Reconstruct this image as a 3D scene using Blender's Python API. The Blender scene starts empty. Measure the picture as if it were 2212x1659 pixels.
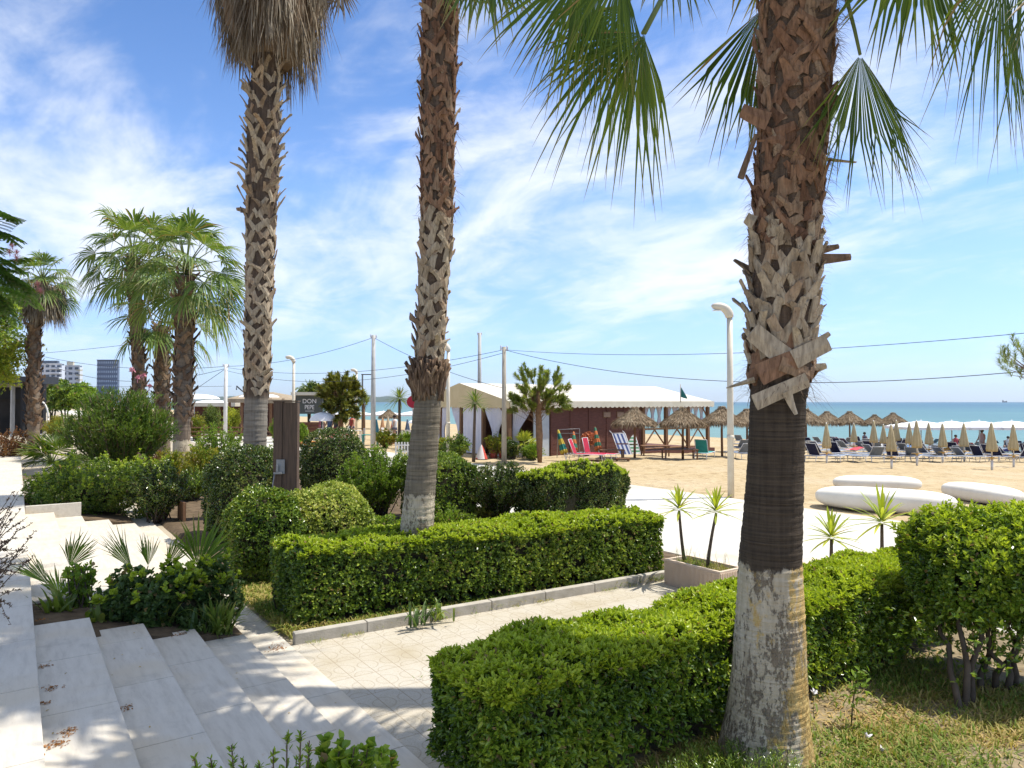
import bpy, math, random
import numpy as np
from mathutils import Vector, Matrix
R = random.Random(11)
RN = np.random.default_rng(11)
SC = bpy.context.scene
COL = SC.collection
# ------------------------------------------------------------------ camera maths
F, CX, CY, H = 1534.0, 1106.0, 829.5, 2.5
YAW, PIT = math.radians(34.9), math.atan(38.5 / 1534)
FWD = np.array([math.sin(YAW) * math.cos(PIT), math.cos(YAW) * math.cos(PIT), math.sin(PIT)])
RGT = np.array([math.cos(YAW), -math.sin(YAW), 0.0])
UPV = np.cross(RGT, FWD)
CAM = np.array([0, 0, H])
SLOPE, SX0 = 0.036, 23.0          # the beach falls gently towards the sea

def ray(px, py):
    return FWD + RGT * ((px - CX) / F) + UPV * ((CY - py) / F)
def G(px, py, z=0.0):
    r = ray(px, py); return CAM + r * ((z - H) / r[2])
def gz(x):
    return -SLOPE * max(0.0, x - SX0)
def B(px, py):
    r = ray(px, py); p = CAM + r * (-H / r[2])
    if p[0] <= SX0: return p
    t = -(H - SLOPE * SX0) / (r[2] + SLOPE * r[0]); return CAM + r * t
def AT(px, py, d):
    return CAM + ray(px, py) * d
def dep(p):
    return float(np.dot(np.asarray(p) - CAM, FWD))
def ppm(p):                       # metres per reference pixel at p
    return dep(p) / F

# ------------------------------------------------------------------ mesh builder
def unit(a):
    a = np.asarray(a, float); return a / np.maximum(np.linalg.norm(a, axis=-1, keepdims=True), 1e-9)

class MB:
    def __init__(s): s.v = []; s.k = []; s.n = 0; s.lp = []; s.tot = []; s.mi = []; s.sm = []
    def add(s, v, f, mat=0, smooth=False, k=None):
        v = np.asarray(v, np.float64).reshape(-1, 3); s.v.append(v)
        s.k.append(np.zeros(len(v)) if k is None else np.asarray(k, float).ravel())
        if isinstance(f, np.ndarray):
            s.lp.append((f + s.n).ravel().astype(np.int32)); m = len(f)
            s.tot.append(np.full(m, f.shape[1], np.int32))
        else:
            m = len(f)
            s.lp.append(np.array([i + s.n for q in f for i in q], np.int32))
            s.tot.append(np.array([len(q) for q in f], np.int32))
        s.mi.append(np.full(m, mat, np.int32)); s.sm.append(np.full(m, smooth, bool)); s.n += len(v)
    def box(s, c, d, rot=None, mat=0):
        h = np.asarray(d, float) / 2
        v = np.array([[x, y, z] for x in (-1, 1) for y in (-1, 1) for z in (-1, 1)], float) * h
        if rot is not None: v = v @ np.array(rot).T
        s.add(v + np.asarray(c, float), [(0, 1, 3, 2), (4, 6, 7, 5), (0, 4, 5, 1), (2, 3, 7, 6), (0, 2, 6, 4), (1, 5, 7, 3)], mat)
    def bx(s, x0, x1, y0, y1, z0, z1, mat=0):
        s.box(((x0 + x1) / 2, (y0 + y1) / 2, (z0 + z1) / 2), (x1 - x0, y1 - y0, z1 - z0), None, mat)
    def tube(s, pts, rad, seg=8, mat=0, smooth=True, cap=True):
        pts = np.asarray(pts, float); n = len(pts)
        rad = np.full(n, rad) if np.isscalar(rad) else np.asarray(rad, float)
        t = unit(np.gradient(pts, axis=0)) if n > 2 else np.repeat(unit(pts[1:] - pts[:1]), n, 0)
        ref = np.array([0.0, 0, 1]) if abs(t[0][2]) < .9 else np.array([1.0, 0, 0])
        a = np.zeros((n, 3)); a[0] = unit(np.cross(ref, t[0]))
        for i in range(1, n):
            q = a[i - 1] - t[i] * np.dot(a[i - 1], t[i]); l = np.linalg.norm(q); a[i] = q / l if l > 1e-6 else unit(np.cross([.3, .5, .8], t[i]))
        b = np.cross(t, a)
        an = np.arange(seg) * 2 * math.pi / seg
        v = pts[:, None] + rad[:, None, None] * (a[:, None] * np.cos(an)[None, :, None] + b[:, None] * np.sin(an)[None, :, None])
        i = np.arange(n - 1)[:, None] * seg; j = np.arange(seg)[None]; j2 = (j + 1) % seg
        f = np.stack([i + j, i + j2, i + seg + j2, i + seg + j], -1).reshape(-1, 4)
        base = s.n
        s.add(v.reshape(-1, 3), f, mat, smooth)
        if cap:
            s.lp.append(np.arange(base, base + seg)[::-1].astype(np.int32)); s.lp.append(np.arange(base + (n - 1) * seg, base + n * seg).astype(np.int32))
            s.tot.append(np.array([seg, seg], np.int32)); s.mi.append(np.array([mat, mat], np.int32)); s.sm.append(np.array([False, False]))
    def lathe(s, prof, c=(0, 0, 0), seg=24, mat=0, smooth=True, wob=None):
        prof = np.asarray(prof, float); n = len(prof); an = np.arange(seg) * 2 * math.pi / seg
        r = prof[:, 0][:, None] * np.ones(seg)[None]
        if wob is not None: r = r * wob(an[None] * np.ones((n, 1)), prof[:, 1][:, None])
        v = np.stack([r * np.cos(an), r * np.sin(an), prof[:, 1][:, None] * np.ones(seg)[None]], -1) + np.asarray(c, float)
        i = np.arange(n - 1)[:, None] * seg; j = np.arange(seg)[None]; j2 = (j + 1) % seg
        s.add(v.reshape(-1, 3), np.stack([i + j, i + j2, i + seg + j2, i + seg + j], -1).reshape(-1, 4), mat, smooth)
    def grid(s, P, mat=0, smooth=True):
        P = np.asarray(P, float); n, m = P.shape[:2]
        i = np.arange(n - 1)[:, None] * m; j = np.arange(m - 1)[None]
        s.add(P.reshape(-1, 3), np.stack([i + j, i + j + 1, i + m + j + 1, i + m + j], -1).reshape(-1, 4), mat, smooth)
    def mesh(s, name, mats, off=None):
        me = bpy.data.meshes.new(name)
        v = np.concatenate(s.v); k = np.concatenate(s.k)
        if off is not None: v = v - np.asarray(off, float)
        lp = np.concatenate(s.lp); tot = np.concatenate(s.tot)
        me.vertices.add(len(v)); me.vertices.foreach_set('co', v.astype(np.float32).ravel())
        me.loops.add(len(lp)); me.loops.foreach_set('vertex_index', lp)
        me.polygons.add(len(tot)); st = np.zeros(len(tot), np.int32); st[1:] = np.cumsum(tot)[:-1]
        me.polygons.foreach_set('loop_start', st)
        me.polygons.foreach_set('material_index', np.concatenate(s.mi))
        me.polygons.foreach_set('use_smooth', np.concatenate(s.sm))
        at = me.attributes.new('k', 'FLOAT', 'POINT'); at.data.foreach_set('value', k.astype(np.float32))
        for m in (mats if isinstance(mats, (list, tuple)) else [mats]): me.materials.append(m)
        me.update(calc_edges=True); me.validate(); return me

ORG = {}
def link(o, parent=None, label=None, cat=None, group=None, kind=None):
    COL.objects.link(o)
    if parent is not None: o.parent = parent
    if label: o['label'] = label
    if cat: o['category'] = cat
    if group: o['group'] = group
    if kind: o['kind'] = kind
    return o
def thing(name, loc, label, cat, group=None, rz=0):
    o = bpy.data.objects.new(name, None); o.empty_display_size = .1
    o.location = [float(x) for x in loc]; o.rotation_euler = (0, 0, rz)
    link(o, None, label, cat, group); ORG[o.name] = np.asarray(loc, float); return o
def part(name, mb, mats, parent, local=False, label=None, kind=None):
    org = ORG.get(parent.name, np.zeros(3))
    o = bpy.data.objects.new(name, mb.mesh(name, mats, None if local else org))
    link(o, parent, label, None, None, kind); ORG[o.name] = org; return o
def solo(name, mb, mats, label, cat, group=None, org=None):
    o = bpy.data.objects.new(name, mb.mesh(name, mats, org))
    if org is not None: o.location = [float(x) for x in org]
    link(o, None, label, cat, group); ORG[o.name] = np.zeros(3) if org is None else np.asarray(org, float); return o
def struct(name, mb, mats, kind='structure', smooth=None):
    o = bpy.data.objects.new(name, mb.mesh(name, mats)); link(o, None, None, None, None, kind); return o
def dup(src, loc, rz=0, label=None, group=None, sc=1.0):
    r = src.copy(); COL.objects.link(r); r.location = [float(x) for x in loc]; r.rotation_euler = (0, 0, rz); r.scale = (sc, sc, sc)
    if label: r['label'] = label
    if group: r['group'] = group
    for ch in src.children:
        c = ch.copy(); COL.objects.link(c); c.parent = r
        for g in ch.children:
            d = g.copy(); COL.objects.link(d); d.parent = c
    return r

# ------------------------------------------------------------------ materials
def newmat(name):
    m = bpy.data.materials.new(name); m.use_nodes = True; nt = m.node_tree; nt.nodes.clear()
    out = nt.nodes.new('ShaderNodeOutputMaterial'); return m, nt, out
def nd(nt, t, **kw):
    n = nt.nodes.new(t)
    for k, v in kw.items():
        if k.startswith('i_'): n.inputs[k[2:].replace('_', ' ')].default_value = v
        else: setattr(n, k, v)
    return n
def L(nt, a, b): nt.links.new(a, b)
def c4(c): return (c[0], c[1], c[2], 1)
def math_(nt, op, a, b=None, clamp=False):
    n = nt.nodes.new('ShaderNodeMath'); n.operation = op; n.use_clamp = clamp
    for i, x in enumerate((a, b)):
        if x is None: continue
        if isinstance(x, (int, float)): n.inputs[i].default_value = x
        else: nt.links.new(x, n.inputs[i])
    return n.outputs[0]
def mix(nt, f, a, b, blend='MIX'):
    n = nt.nodes.new('ShaderNodeMix'); n.data_type = 'RGBA'; n.blend_type = blend
    for i, x in ((0, f), (6, a), (7, b)):
        if isinstance(x, (int, float)): n.inputs[i].default_value = x
        elif isinstance(x, (tuple, list)): n.inputs[i].default_value = c4(x)
        else: nt.links.new(x, n.inputs[i])
    return n.outputs[2]
def noise(nt, vec, scale, detail=4, rough=.55, dist=0.0):
    n = nd(nt, 'ShaderNodeTexNoise'); n.inputs['Scale'].default_value = scale; n.inputs['Detail'].default_value = detail
    n.inputs['Roughness'].default_value = rough; n.inputs['Distortion'].default_value = dist
    if vec is not None: L(nt, vec, n.inputs['Vector'])
    return n.outputs['Fac']
def ramp(nt, fac, stops):
    n = nt.nodes.new('ShaderNodeValToRGB'); e = n.color_ramp.elements
    while len(e) < len(stops): e.new(.5)
    for x, (p, c) in zip(e, stops): x.position = p; x.color = c4(c) if len(c) == 3 else c
    L(nt, fac, n.inputs[0]); return n.outputs[0]
def sstep(nt, x, a, b):
    n = nt.nodes.new('ShaderNodeMapRange'); n.interpolation_type = 'SMOOTHSTEP'
    n.inputs[1].default_value = a; n.inputs[2].default_value = b
    L(nt, x, n.inputs[0]); return n.outputs[0]
def coords(nt, scale=None, kind='Object'):
    t = nt.nodes.new('ShaderNodeTexCoord').outputs[kind]
    if scale is None: return t
    m = nt.nodes.new('ShaderNodeMapping'); m.inputs['Scale'].default_value = scale; L(nt, t, m.inputs['Vector']); return m.outputs[0]
def princ(nt, out, col, rough=.7, spec=.3, metal=0, nrm=None):
    p = nt.nodes.new('ShaderNodeBsdfPrincipled')
    if isinstance(col, (tuple, list)): p.inputs['Base Color'].default_value = c4(col)
    else: L(nt, col, p.inputs['Base Color'])
    if isinstance(rough, (int, float)): p.inputs['Roughness'].default_value = rough
    else: L(nt, rough, p.inputs['Roughness'])
    p.inputs['Specular IOR Level'].default_value = spec; p.inputs['Metallic'].default_value = metal
    if nrm is not None: L(nt, nrm, p.inputs['Normal'])
    if out is not None: L(nt, p.outputs[0], out.inputs[0])
    return p
def bump(nt, h, strength=.3, dist=.01):
    b = nt.nodes.new('ShaderNodeBump'); b.inputs['Strength'].default_value = strength; b.inputs['Distance'].default_value = dist
    L(nt, h, b.inputs['Height']); return b.outputs[0]
CACHE = {}
def bootM(name, cols):
    m, nt, out = newmat(name); g = nt.nodes.new('ShaderNodeNewGeometry').outputs['Random Per Island']
    gr = noise(nt, coords(nt, (42, 42, 7)), 1.0, 5, .65); bl = noise(nt, coords(nt), 7, 4, .6)
    f = math_(nt, 'ADD', math_(nt, 'MULTIPLY', g, .55), math_(nt, 'MULTIPLY', bl, .45))
    k = len(cols); col = ramp(nt, f, [(.12 + .7 * i / (k - 1), c_) for i, c_ in enumerate(cols)])
    col = mix(nt, .85, col, ramp(nt, gr, [(.3, (.42, .40, .38)), (.62, (1.1, 1.08, 1.04))]), 'MULTIPLY')
    princ(nt, out, col, .92, .1, 0, bump(nt, gr, .9, .012)); return m
def M(name, c1, c2=None, scale=4, rough=.7, spec=.3, bs=0.0, bscale=60, metal=0, stretch=None):
    if name in CACHE: return CACHE[name]
    m, nt, out = newmat(name); v = coords(nt, stretch)
    if c2 is None: c2 = tuple(x * .82 for x in c1)
    f = noise(nt, v, scale, 5, .6)
    col = ramp(nt, f, [(.3, c2), (.7, c1)])
    nrm = bump(nt, noise(nt, v, bscale, 3), bs, .01) if bs else None
    princ(nt, out, col, rough, spec, metal, nrm); CACHE[name] = m; return m
def leafM(name, cols, trans=.3, rough=.45, spec=.35, nscale=1.5, tint=None, tip=None):
    if trans > .12: cols = [(r_ * 2.25, g_ * 1.75, b_ * 1.05) for r_, g_, b_ in cols]
    m, nt, out = newmat(name)
    g = nt.nodes.new('ShaderNodeNewGeometry').outputs['Random Per Island']
    n = noise(nt, coords(nt), nscale, 3)
    f = math_(nt, 'ADD', math_(nt, 'MULTIPLY', g, .62), math_(nt, 'MULTIPLY', sstep(nt, n, .3, .7), .38))
    k = len(cols)
    col = ramp(nt, f, [(.08 + .84 * i / (k - 1), c) for i, c in enumerate(cols)])
    if trans > .12: col = mix(nt, math_(nt, 'GREATER_THAN', g, .978), col, (.28, .19, .075))
    if tip is not None:
        a = nd(nt, 'ShaderNodeAttribute', attribute_name='k').outputs['Fac']
        col = mix(nt, sstep(nt, a, .72, 1.05), col, tip)
    p = princ(nt, None, col, rough, spec)
    t = nt.nodes.new('ShaderNodeBsdfTranslucent')
    L(nt, mix(nt, 1.0, col, tint or (1.25, 1.3, .55), 'MULTIPLY'), t.inputs[0])
    x = nt.nodes.new('ShaderNodeMixShader'); x.inputs[0].default_value = trans
    L(nt, p.outputs[0], x.inputs[1]); L(nt, t.outputs[0], x.inputs[2]); L(nt, x.outputs[0], out.inputs[0]); return m

# ------------------------------------------------------------------ foliage tools
def rnd(n, a=0.0, b=1.0): return RN.uniform(a, b, n)
def rvec(n): return unit(RN.normal(size=(n, 3)))
def leaves(mb, P, D, N, Ln, W, mat=0, fold=.18, curl=.12, lo=False):
    P = np.asarray(P, float); n = len(P); D = unit(D); S = unit(np.cross(D, N)); N = np.cross(S, D)
    Ln = np.broadcast_to(Ln, n)[:, None]; W = np.broadcast_to(W, n)[:, None]
    if lo:
        v = np.stack([P, P + D * Ln * .5 + S * W * .5 + N * W * fold, P + D * Ln - N * Ln * curl, P + D * Ln * .5 - S * W * .5 + N * W * fold], 1)
        f = (np.arange(n) * 4)[:, None] + np.array([[0, 1, 2, 3]])
        mb.add(v.reshape(-1, 3), f.reshape(-1, 4), mat); return
    a = D * Ln * .32; b = D * Ln * .7 - N * Ln * curl * .4; u = N * W * fold
    v = np.stack([P, P + a - S * W * .42 + u, P + b - S * W * .4 + u, P + D * Ln - N * Ln * curl, P + b + S * W * .4 + u, P + a + S * W * .42 + u], 1)
    f = (np.arange(n) * 6)[:, None, None] + np.array([[0, 5, 4, 3], [0, 3, 2, 1]])[None]
    mb.add(v.reshape(-1, 3), f.reshape(-1, 4), mat)
def perp(A):
    A = unit(A); r = np.where(np.abs(A[:, 2:3]) < .9, np.array([[0, 0, 1.0]]), np.array([[1.0, 0, 0]]))
    t = unit(np.cross(A, r)); return t, np.cross(A, t)
def rosettes(mb, C, A, k, Ln, W, tilt=(.45, 1.25), mat=0, lo=False, jit=.25):
    n = len(C); T1, T2 = perp(A); A = unit(A); ph0 = rnd(n, 0, 6.28)
    for j in range(k):
        ph = ph0 + j * 2.4 + RN.normal(size=n) * .3; ta = rnd(n, *tilt) if j else rnd(n, .1, .5)
        rad = T1 * np.cos(ph)[:, None] + T2 * np.sin(ph)[:, None]
        D = A * np.cos(ta)[:, None] + rad * np.sin(ta)[:, None]
        N = A * np.sin(ta)[:, None] - rad * np.cos(ta)[:, None] + RN.normal(size=(n, 3)) * jit
        s = rnd(n, .65, 1.15)
        leaves(mb, C + RN.normal(size=(n, 3)) * Ln * .12, D, N, Ln * s, W * s, mat, lo=lo)
def sines(p, f=3.0, a=.03, seed=0.0):
    x, y, z = p[:, 0], p[:, 1], p[:, 2]
    return a * (np.sin(x * f + seed + 1.7 * np.sin(y * f * .7)) + .6 * np.sin(y * f * 1.3 + z * f * 1.1 + seed * 2) + .5 * np.sin(x * f * 2.3 - z * f * 2.1 + seed))
def boxpts(n, lo, hi, r=.12, skip=()):
    lo = np.array(lo, float); hi = np.array(hi, float); d = hi - lo
    faces = [(0, 0), (0, 1), (1, 0), (1, 1), (2, 1)]; faces = [f for f in faces if f not in skip]
    ar = np.array([d[(a + 1) % 3] * d[(a + 2) % 3] for a, _ in faces]); pick = RN.choice(len(faces), n, p=ar / ar.sum())
    P = lo + RN.uniform(size=(n, 3)) * d
    for i, (a, s) in enumerate(faces): P[pick == i, a] = hi[a] if s else lo[a]
    l2 = lo + r; l2[2] = lo[2] - 1; Q = np.clip(P, l2, np.maximum(hi - r, l2)); N = unit(P - Q); return Q + N * r, N
def ellpts(n, c, rad, zmin=-.6, pw=1.0):
    u = rvec(n * 4); u = u[u[:, 2] > zmin][:n]; s = np.sign(u) * np.abs(u) ** pw
    return np.asarray(c) + s * np.asarray(rad), unit(u / np.asarray(rad))
def strap(mb, P, D, Ln, W, droop=.5, seg=5, mat=0, up=None):
    """arching strap leaves: arrays of bases P and directions D"""
    P = np.asarray(P, float); n = len(P); D = unit(D); S = unit(np.cross(D, [0, 0, 1.0]) + 1e-6); Ln = np.broadcast_to(Ln, n); W = np.broadcast_to(W, n); droop = np.broadcast_to(droop, n)
    t = np.linspace(0, 1, seg + 1); prof = np.interp(t, [0, .15, .5, .8, 1], [.7, .95, 1, .65, .02])
    c = P[:, None] + D[:, None] * (t[None, :, None] * Ln[:, None, None]); c[:, :, 2] -= (droop * Ln)[:, None] * t[None] ** 2
    w = (prof[None] * W[:, None] * .5)[:, :, None] * S[:, None]; nn = np.cross(S, D)[:, None] * (prof[None] * W[:, None] * .18)[:, :, None]
    v = np.stack([c - w + nn, c, c + w + nn], 2)
    b = np.arange(n)[:, None, None] * (3 * (seg + 1)) + np.arange(seg)[None, :, None] * 3
    f = np.concatenate([b + np.array([[[0, 1, 4, 3]]]), b + np.array([[[1, 2, 5, 4]]])], 1)
    kk = np.broadcast_to(t[None, :, None], (n, seg + 1, 3))
    mb.add(v.reshape(-1, 3), f.reshape(-1, 4), mat, True, kk)
def fan(mb, hub, axis, side, Rr, nseg=30, spread=2.3, droop=.35, mat=0, cup=.15, tj=.5, lenv=.15, jit=.04):
    axis = unit(axis); side = unit(side - axis * np.dot(axis, side)); nrm = np.cross(side, axis)
    da = 2 * spread / (nseg - 1); a = np.linspace(-spread, spread, nseg) + RN.normal(size=nseg) * da * .10
    t = np.array([.03, .25, tj, .66, .82, .93, 1.0]); m = len(t)
    ln = Rr * (1 - .22 * (np.abs(a) / spread) ** 2) * rnd(nseg, 1 - lenv, 1 + lenv * .4)
    bend = cup * (np.abs(a) / spread) ** 1.5
    d = unit(axis[None] * np.cos(a)[:, None] + side[None] * np.sin(a)[:, None] + nrm[None] * bend[:, None] + RN.normal(size=(nseg, 3)) * min(jit, da * .18))
    wmax = np.sin(da / 2) * tj * 1.04
    w = np.where(t <= tj, np.sin(da / 2) * t * 1.04, wmax * np.array([0, 0, 1, .85, .5, .22, .03]))
    c = np.asarray(hub) + d[:, None] * (t[None, :, None] * ln[:, None, None])
    dr = droop * rnd(nseg, .5, 1.3); c[:, :, 2] -= (dr * ln)[:, None] * np.maximum(0, t[None] - .38) ** 2 * 2.2
    fr = np.maximum(0, t - .6)[None, :, None] * RN.normal(size=(nseg, 1, 3)) * .16 * Rr; c = c + fr
    s = unit(np.cross(nrm[None], d)); ww = w[None, :, None] * ln[:, None, None]
    fold = nrm[None, None] * ww * .32
    v = np.stack([c - s[:, None] * ww + fold, c - fold * .3, c + s[:, None] * ww + fold], 2)
    b = np.arange(nseg)[:, None, None] * (3 * m) + np.arange(m - 1)[None, :, None] * 3
    f = np.concatenate([b + np.array([[[0, 1, 4, 3]]]), b + np.array([[[1, 2, 5, 4]]])], 1)
    mb.add(v.reshape(-1, 3), f.reshape(-1, 4), mat, False, np.broadcast_to(t[None, :, None], (nseg, m, 3)))
def palm_frond(mb, base, az, el, Lp, Rr, nseg=26, droop=.4, mat=0, pmat=1, spread=2.2, sag=.35, twist=None, pw=.018):
    d0 = np.array([math.cos(az) * math.cos(el), math.sin(az) * math.cos(el), math.sin(el)])
    t = np.linspace(0, 1, 7)[:, None]; pts = np.asarray(base) + d0 * t * Lp; pts[:, 2] -= sag * Lp * (t[:, 0] ** 2)
    mb.tube(pts, np.linspace(pw * 1.6, pw * .7, 7), 5, pmat)
    ax = unit(pts[-1] - pts[-2]); ax = unit(ax + np.array([0, 0, -.25 * (1 + sag)]))
    sd = np.cross(ax, [0, 0, 1.0]); sd = unit(sd) if np.linalg.norm(sd) > .05 else np.array([1.0, 0, 0])
    tw = R.uniform(-.5, .5) if twist is None else twist
    nn = np.cross(sd, ax); sd = sd * math.cos(tw) + nn * math.sin(tw)
    fan(mb, pts[-1], ax, sd, Rr, nseg, spread, droop, mat)
# ------------------------------------------------------------------ world, sun, camera
SC.view_settings.view_transform = 'Standard'; SC.view_settings.look = 'None'; SC.view_settings.gamma = 1
SC.view_settings.use_curve_mapping = False; SC.view_settings.exposure = 1.0
cam = bpy.data.cameras.new('camera'); cam.sensor_width = 36; cam.lens = 36 * F / 2212; cam.clip_start = .05; cam.clip_end = 60000
co = bpy.data.objects.new('camera', cam); COL.objects.link(co); co.location = CAM.tolist()
co.rotation_euler = (math.pi / 2 + PIT, 0, -YAW); SC.camera = co
SAZ, SEL = YAW + math.radians(78), math.radians(63)        # azimuth from +Y towards +X
SD = np.array([math.sin(SAZ) * math.cos(SEL), math.cos(SAZ) * math.cos(SEL), math.sin(SEL)])
sl = bpy.data.lights.new('sun', 'SUN'); sl.energy = 3.35; sl.angle = math.radians(.53); sl.color = (1, .955, .88)
so = bpy.data.objects.new('sun', sl); COL.objects.link(so); so.location = (0, 0, 60)
so.rotation_euler = Vector((-SD).tolist()).to_track_quat('-Z', 'Y').to_euler()
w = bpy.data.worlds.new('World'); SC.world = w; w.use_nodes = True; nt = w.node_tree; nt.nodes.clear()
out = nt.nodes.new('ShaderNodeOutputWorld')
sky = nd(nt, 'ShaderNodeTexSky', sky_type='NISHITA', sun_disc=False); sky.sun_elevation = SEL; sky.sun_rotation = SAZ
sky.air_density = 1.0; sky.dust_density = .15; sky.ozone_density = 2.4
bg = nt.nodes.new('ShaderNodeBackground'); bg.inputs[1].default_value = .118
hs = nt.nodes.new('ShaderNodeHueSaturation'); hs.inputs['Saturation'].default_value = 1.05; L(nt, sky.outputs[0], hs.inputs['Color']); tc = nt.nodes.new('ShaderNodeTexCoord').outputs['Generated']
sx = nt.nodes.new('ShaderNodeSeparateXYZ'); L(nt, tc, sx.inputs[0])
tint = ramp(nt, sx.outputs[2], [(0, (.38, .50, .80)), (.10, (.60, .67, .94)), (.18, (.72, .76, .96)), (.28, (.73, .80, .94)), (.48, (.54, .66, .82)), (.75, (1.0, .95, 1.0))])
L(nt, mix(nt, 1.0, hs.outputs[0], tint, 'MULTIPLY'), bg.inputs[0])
den = math_(nt, 'ADD', math_(nt, 'MAXIMUM', sx.outputs[2], 0.0), .16)
cb = nt.nodes.new('ShaderNodeCombineXYZ'); L(nt, math_(nt, 'DIVIDE', sx.outputs[0], den), cb.inputs[0]); L(nt, math_(nt, 'DIVIDE', sx.outputs[1], den), cb.inputs[1])
mp = nt.nodes.new('ShaderNodeMapping'); mp.inputs['Rotation'].default_value = (0, 0, .35); mp.inputs['Scale'].default_value = (1.0, .62, 1); mp.inputs['Location'].default_value = (12.47, 9.12, 0)
L(nt, cb.outputs[0], mp.inputs['Vector'])
n1 = noise(nt, mp.outputs[0], .95, 9, .56, .55); n2 = noise(nt, mp.outputs[0], 2.6, 8, .62, .9)
n3 = noise(nt, mp.outputs[0], 9.0, 6, .6, .4)
cl = math_(nt, 'ADD', math_(nt, 'ADD', math_(nt, 'MULTIPLY', n1, .62), math_(nt, 'MULTIPLY', n2, .30)), math_(nt, 'MULTIPLY', n3, .08))
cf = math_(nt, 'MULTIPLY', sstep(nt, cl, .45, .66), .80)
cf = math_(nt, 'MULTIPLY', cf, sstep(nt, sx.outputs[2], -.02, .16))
cf = math_(nt, 'ADD', cf, math_(nt, 'MULTIPLY', sstep(nt, sx.outputs[2], .55, .85), .45), True)  # extra cloud added overhead, out of view, to whiten the fill in the shade
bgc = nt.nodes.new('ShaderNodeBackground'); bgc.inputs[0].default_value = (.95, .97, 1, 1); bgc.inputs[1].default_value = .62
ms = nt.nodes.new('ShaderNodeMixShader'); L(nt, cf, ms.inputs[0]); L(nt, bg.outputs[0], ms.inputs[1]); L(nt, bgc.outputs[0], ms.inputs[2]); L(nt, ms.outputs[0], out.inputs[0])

# ------------------------------------------------------------------ shared materials
STONE = None
def stoneM():
    m, nt, out = newmat('travertine'); v = coords(nt)
    a = noise(nt, coords(nt, (9, 1.3, 6)), 2.2, 7, .65); b = noise(nt, v, 1.1, 3); s = noise(nt, coords(nt, (60, 10, 30)), 2.0, 3, .6)
    col = ramp(nt, a, [(.22, (.43, .385, .31)), (.5, (.555, .505, .415)), (.8, (.62, .57, .475))])
    col = mix(nt, math_(nt, 'MULTIPLY', sstep(nt, b, .47, .68), .6), col, (.55, .46, .32)); col = mix(nt, math_(nt, 'MULTIPLY', sstep(nt, noise(nt, v, 2.3, 6, .7), .54, .7), .4), col, (.33, .30, .245))
    col = mix(nt, math_(nt, 'MULTIPLY', sstep(nt, s, .64, .72), .35), col, (.30, .27, .22))
    st = noise(nt, v, 3.3, 2); st2 = noise(nt, v, 42, 4, .7)
    f = math_(nt, 'MULTIPLY', sstep(nt, st, .66, .74), sstep(nt, st2, .5, .62))
    col = mix(nt, math_(nt, 'MULTIPLY', f, .55), col, (.45, .27, .10))
    princ(nt, out, col, .55, .3, 0, bump(nt, a, .08, .004)); return m
STONE = stoneM()
def tileM():
    """garden path tile: 0.4 m squares with a raised curl and speckle"""
    m, nt, out = newmat('path_tile'); v = coords(nt); s = nt.nodes.new('ShaderNodeSeparateXYZ'); L(nt, v, s.inputs[0])
    u = math_(nt, 'FRACT', math_(nt, 'DIVIDE', s.outputs[0], .23)); q = math_(nt, 'FRACT', math_(nt, 'DIVIDE', s.outputs[1], .44))
    def edge(x, wd):
        d = math_(nt, 'MINIMUM', x, math_(nt, 'SUBTRACT', 1.0, x)); return math_(nt, 'SUBTRACT', 1.0, sstep(nt, d, wd * .4, wd))
    j = math_(nt, 'MAXIMUM', edge(u, .022), edge(q, .012))
    def ring(cx, cy, r):
        a = math_(nt, 'MULTIPLY', math_(nt, 'SUBTRACT', u, cx), .55); b = math_(nt, 'SUBTRACT', q, cy)
        d = math_(nt, 'SQRT', math_(nt, 'ADD', math_(nt, 'MULTIPLY', a, a), math_(nt, 'MULTIPLY', b, b)))
        return math_(nt, 'SUBTRACT', 1.0, sstep(nt, math_(nt, 'ABSOLUTE', math_(nt, 'SUBTRACT', d, r)), .006, .022))
    rr = math_(nt, 'MAXIMUM', math_(nt, 'MAXIMUM', ring(0, .5, .26), ring(1, .5, .20)), ring(.5, 0, .2))
    sp = noise(nt, v, 160, 2, .7); dn = noise(nt, v, 1.3, 5, .6)
    col = ramp(nt, dn, [(.3, (.38, .325, .225)), (.5, (.45, .405, .32)), (.75, (.48, .45, .385))])
    col = mix(nt, math_(nt, 'MULTIPLY', sstep(nt, sp, .54, .64), .65), col, (.26, .21, .14))
    col = mix(nt, math_(nt, 'MULTIPLY', rr, .36), col, (.25, .2, .13))
    col = mix(nt, math_(nt, 'MULTIPLY', j, .7), col, (.25, .195, .125))
    h = math_(nt, 'SUBTRACT', 1.0, math_(nt, 'MAXIMUM', j, math_(nt, 'MULTIPLY', rr, .6)))
    princ(nt, out, col, .8, .2, 0, bump(nt, h, .35, .006)); return m
def paverM():
    m, nt, out = newmat('promenade_paver'); v = coords(nt); s = nt.nodes.new('ShaderNodeSeparateXYZ'); L(nt, v, s.inputs[0])
    def edge(x, p, wd):
        x = math_(nt, 'FRACT', math_(nt, 'DIVIDE', x, p)); d = math_(nt, 'MINIMUM', x, math_(nt, 'SUBTRACT', 1.0, x)); return math_(nt, 'SUBTRACT', 1.0, sstep(nt, d, wd * .5, wd))
    j = math_(nt, 'MAXIMUM', edge(s.outputs[0], .8, .012), edge(s.outputs[1], .8, .012))
    col = ramp(nt, noise(nt, v, .9, 6, .6), [(.3, (.46, .41, .32)), (.5, (.54, .51, .44)), (.75, (.57, .545, .49))])
    col = mix(nt, math_(nt, 'MULTIPLY', j, .55), col, (.34, .29, .2)); princ(nt, out, col, .8, .2, 0, bump(nt, noise(nt, v, 90, 3), .12, .004)); return m
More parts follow.
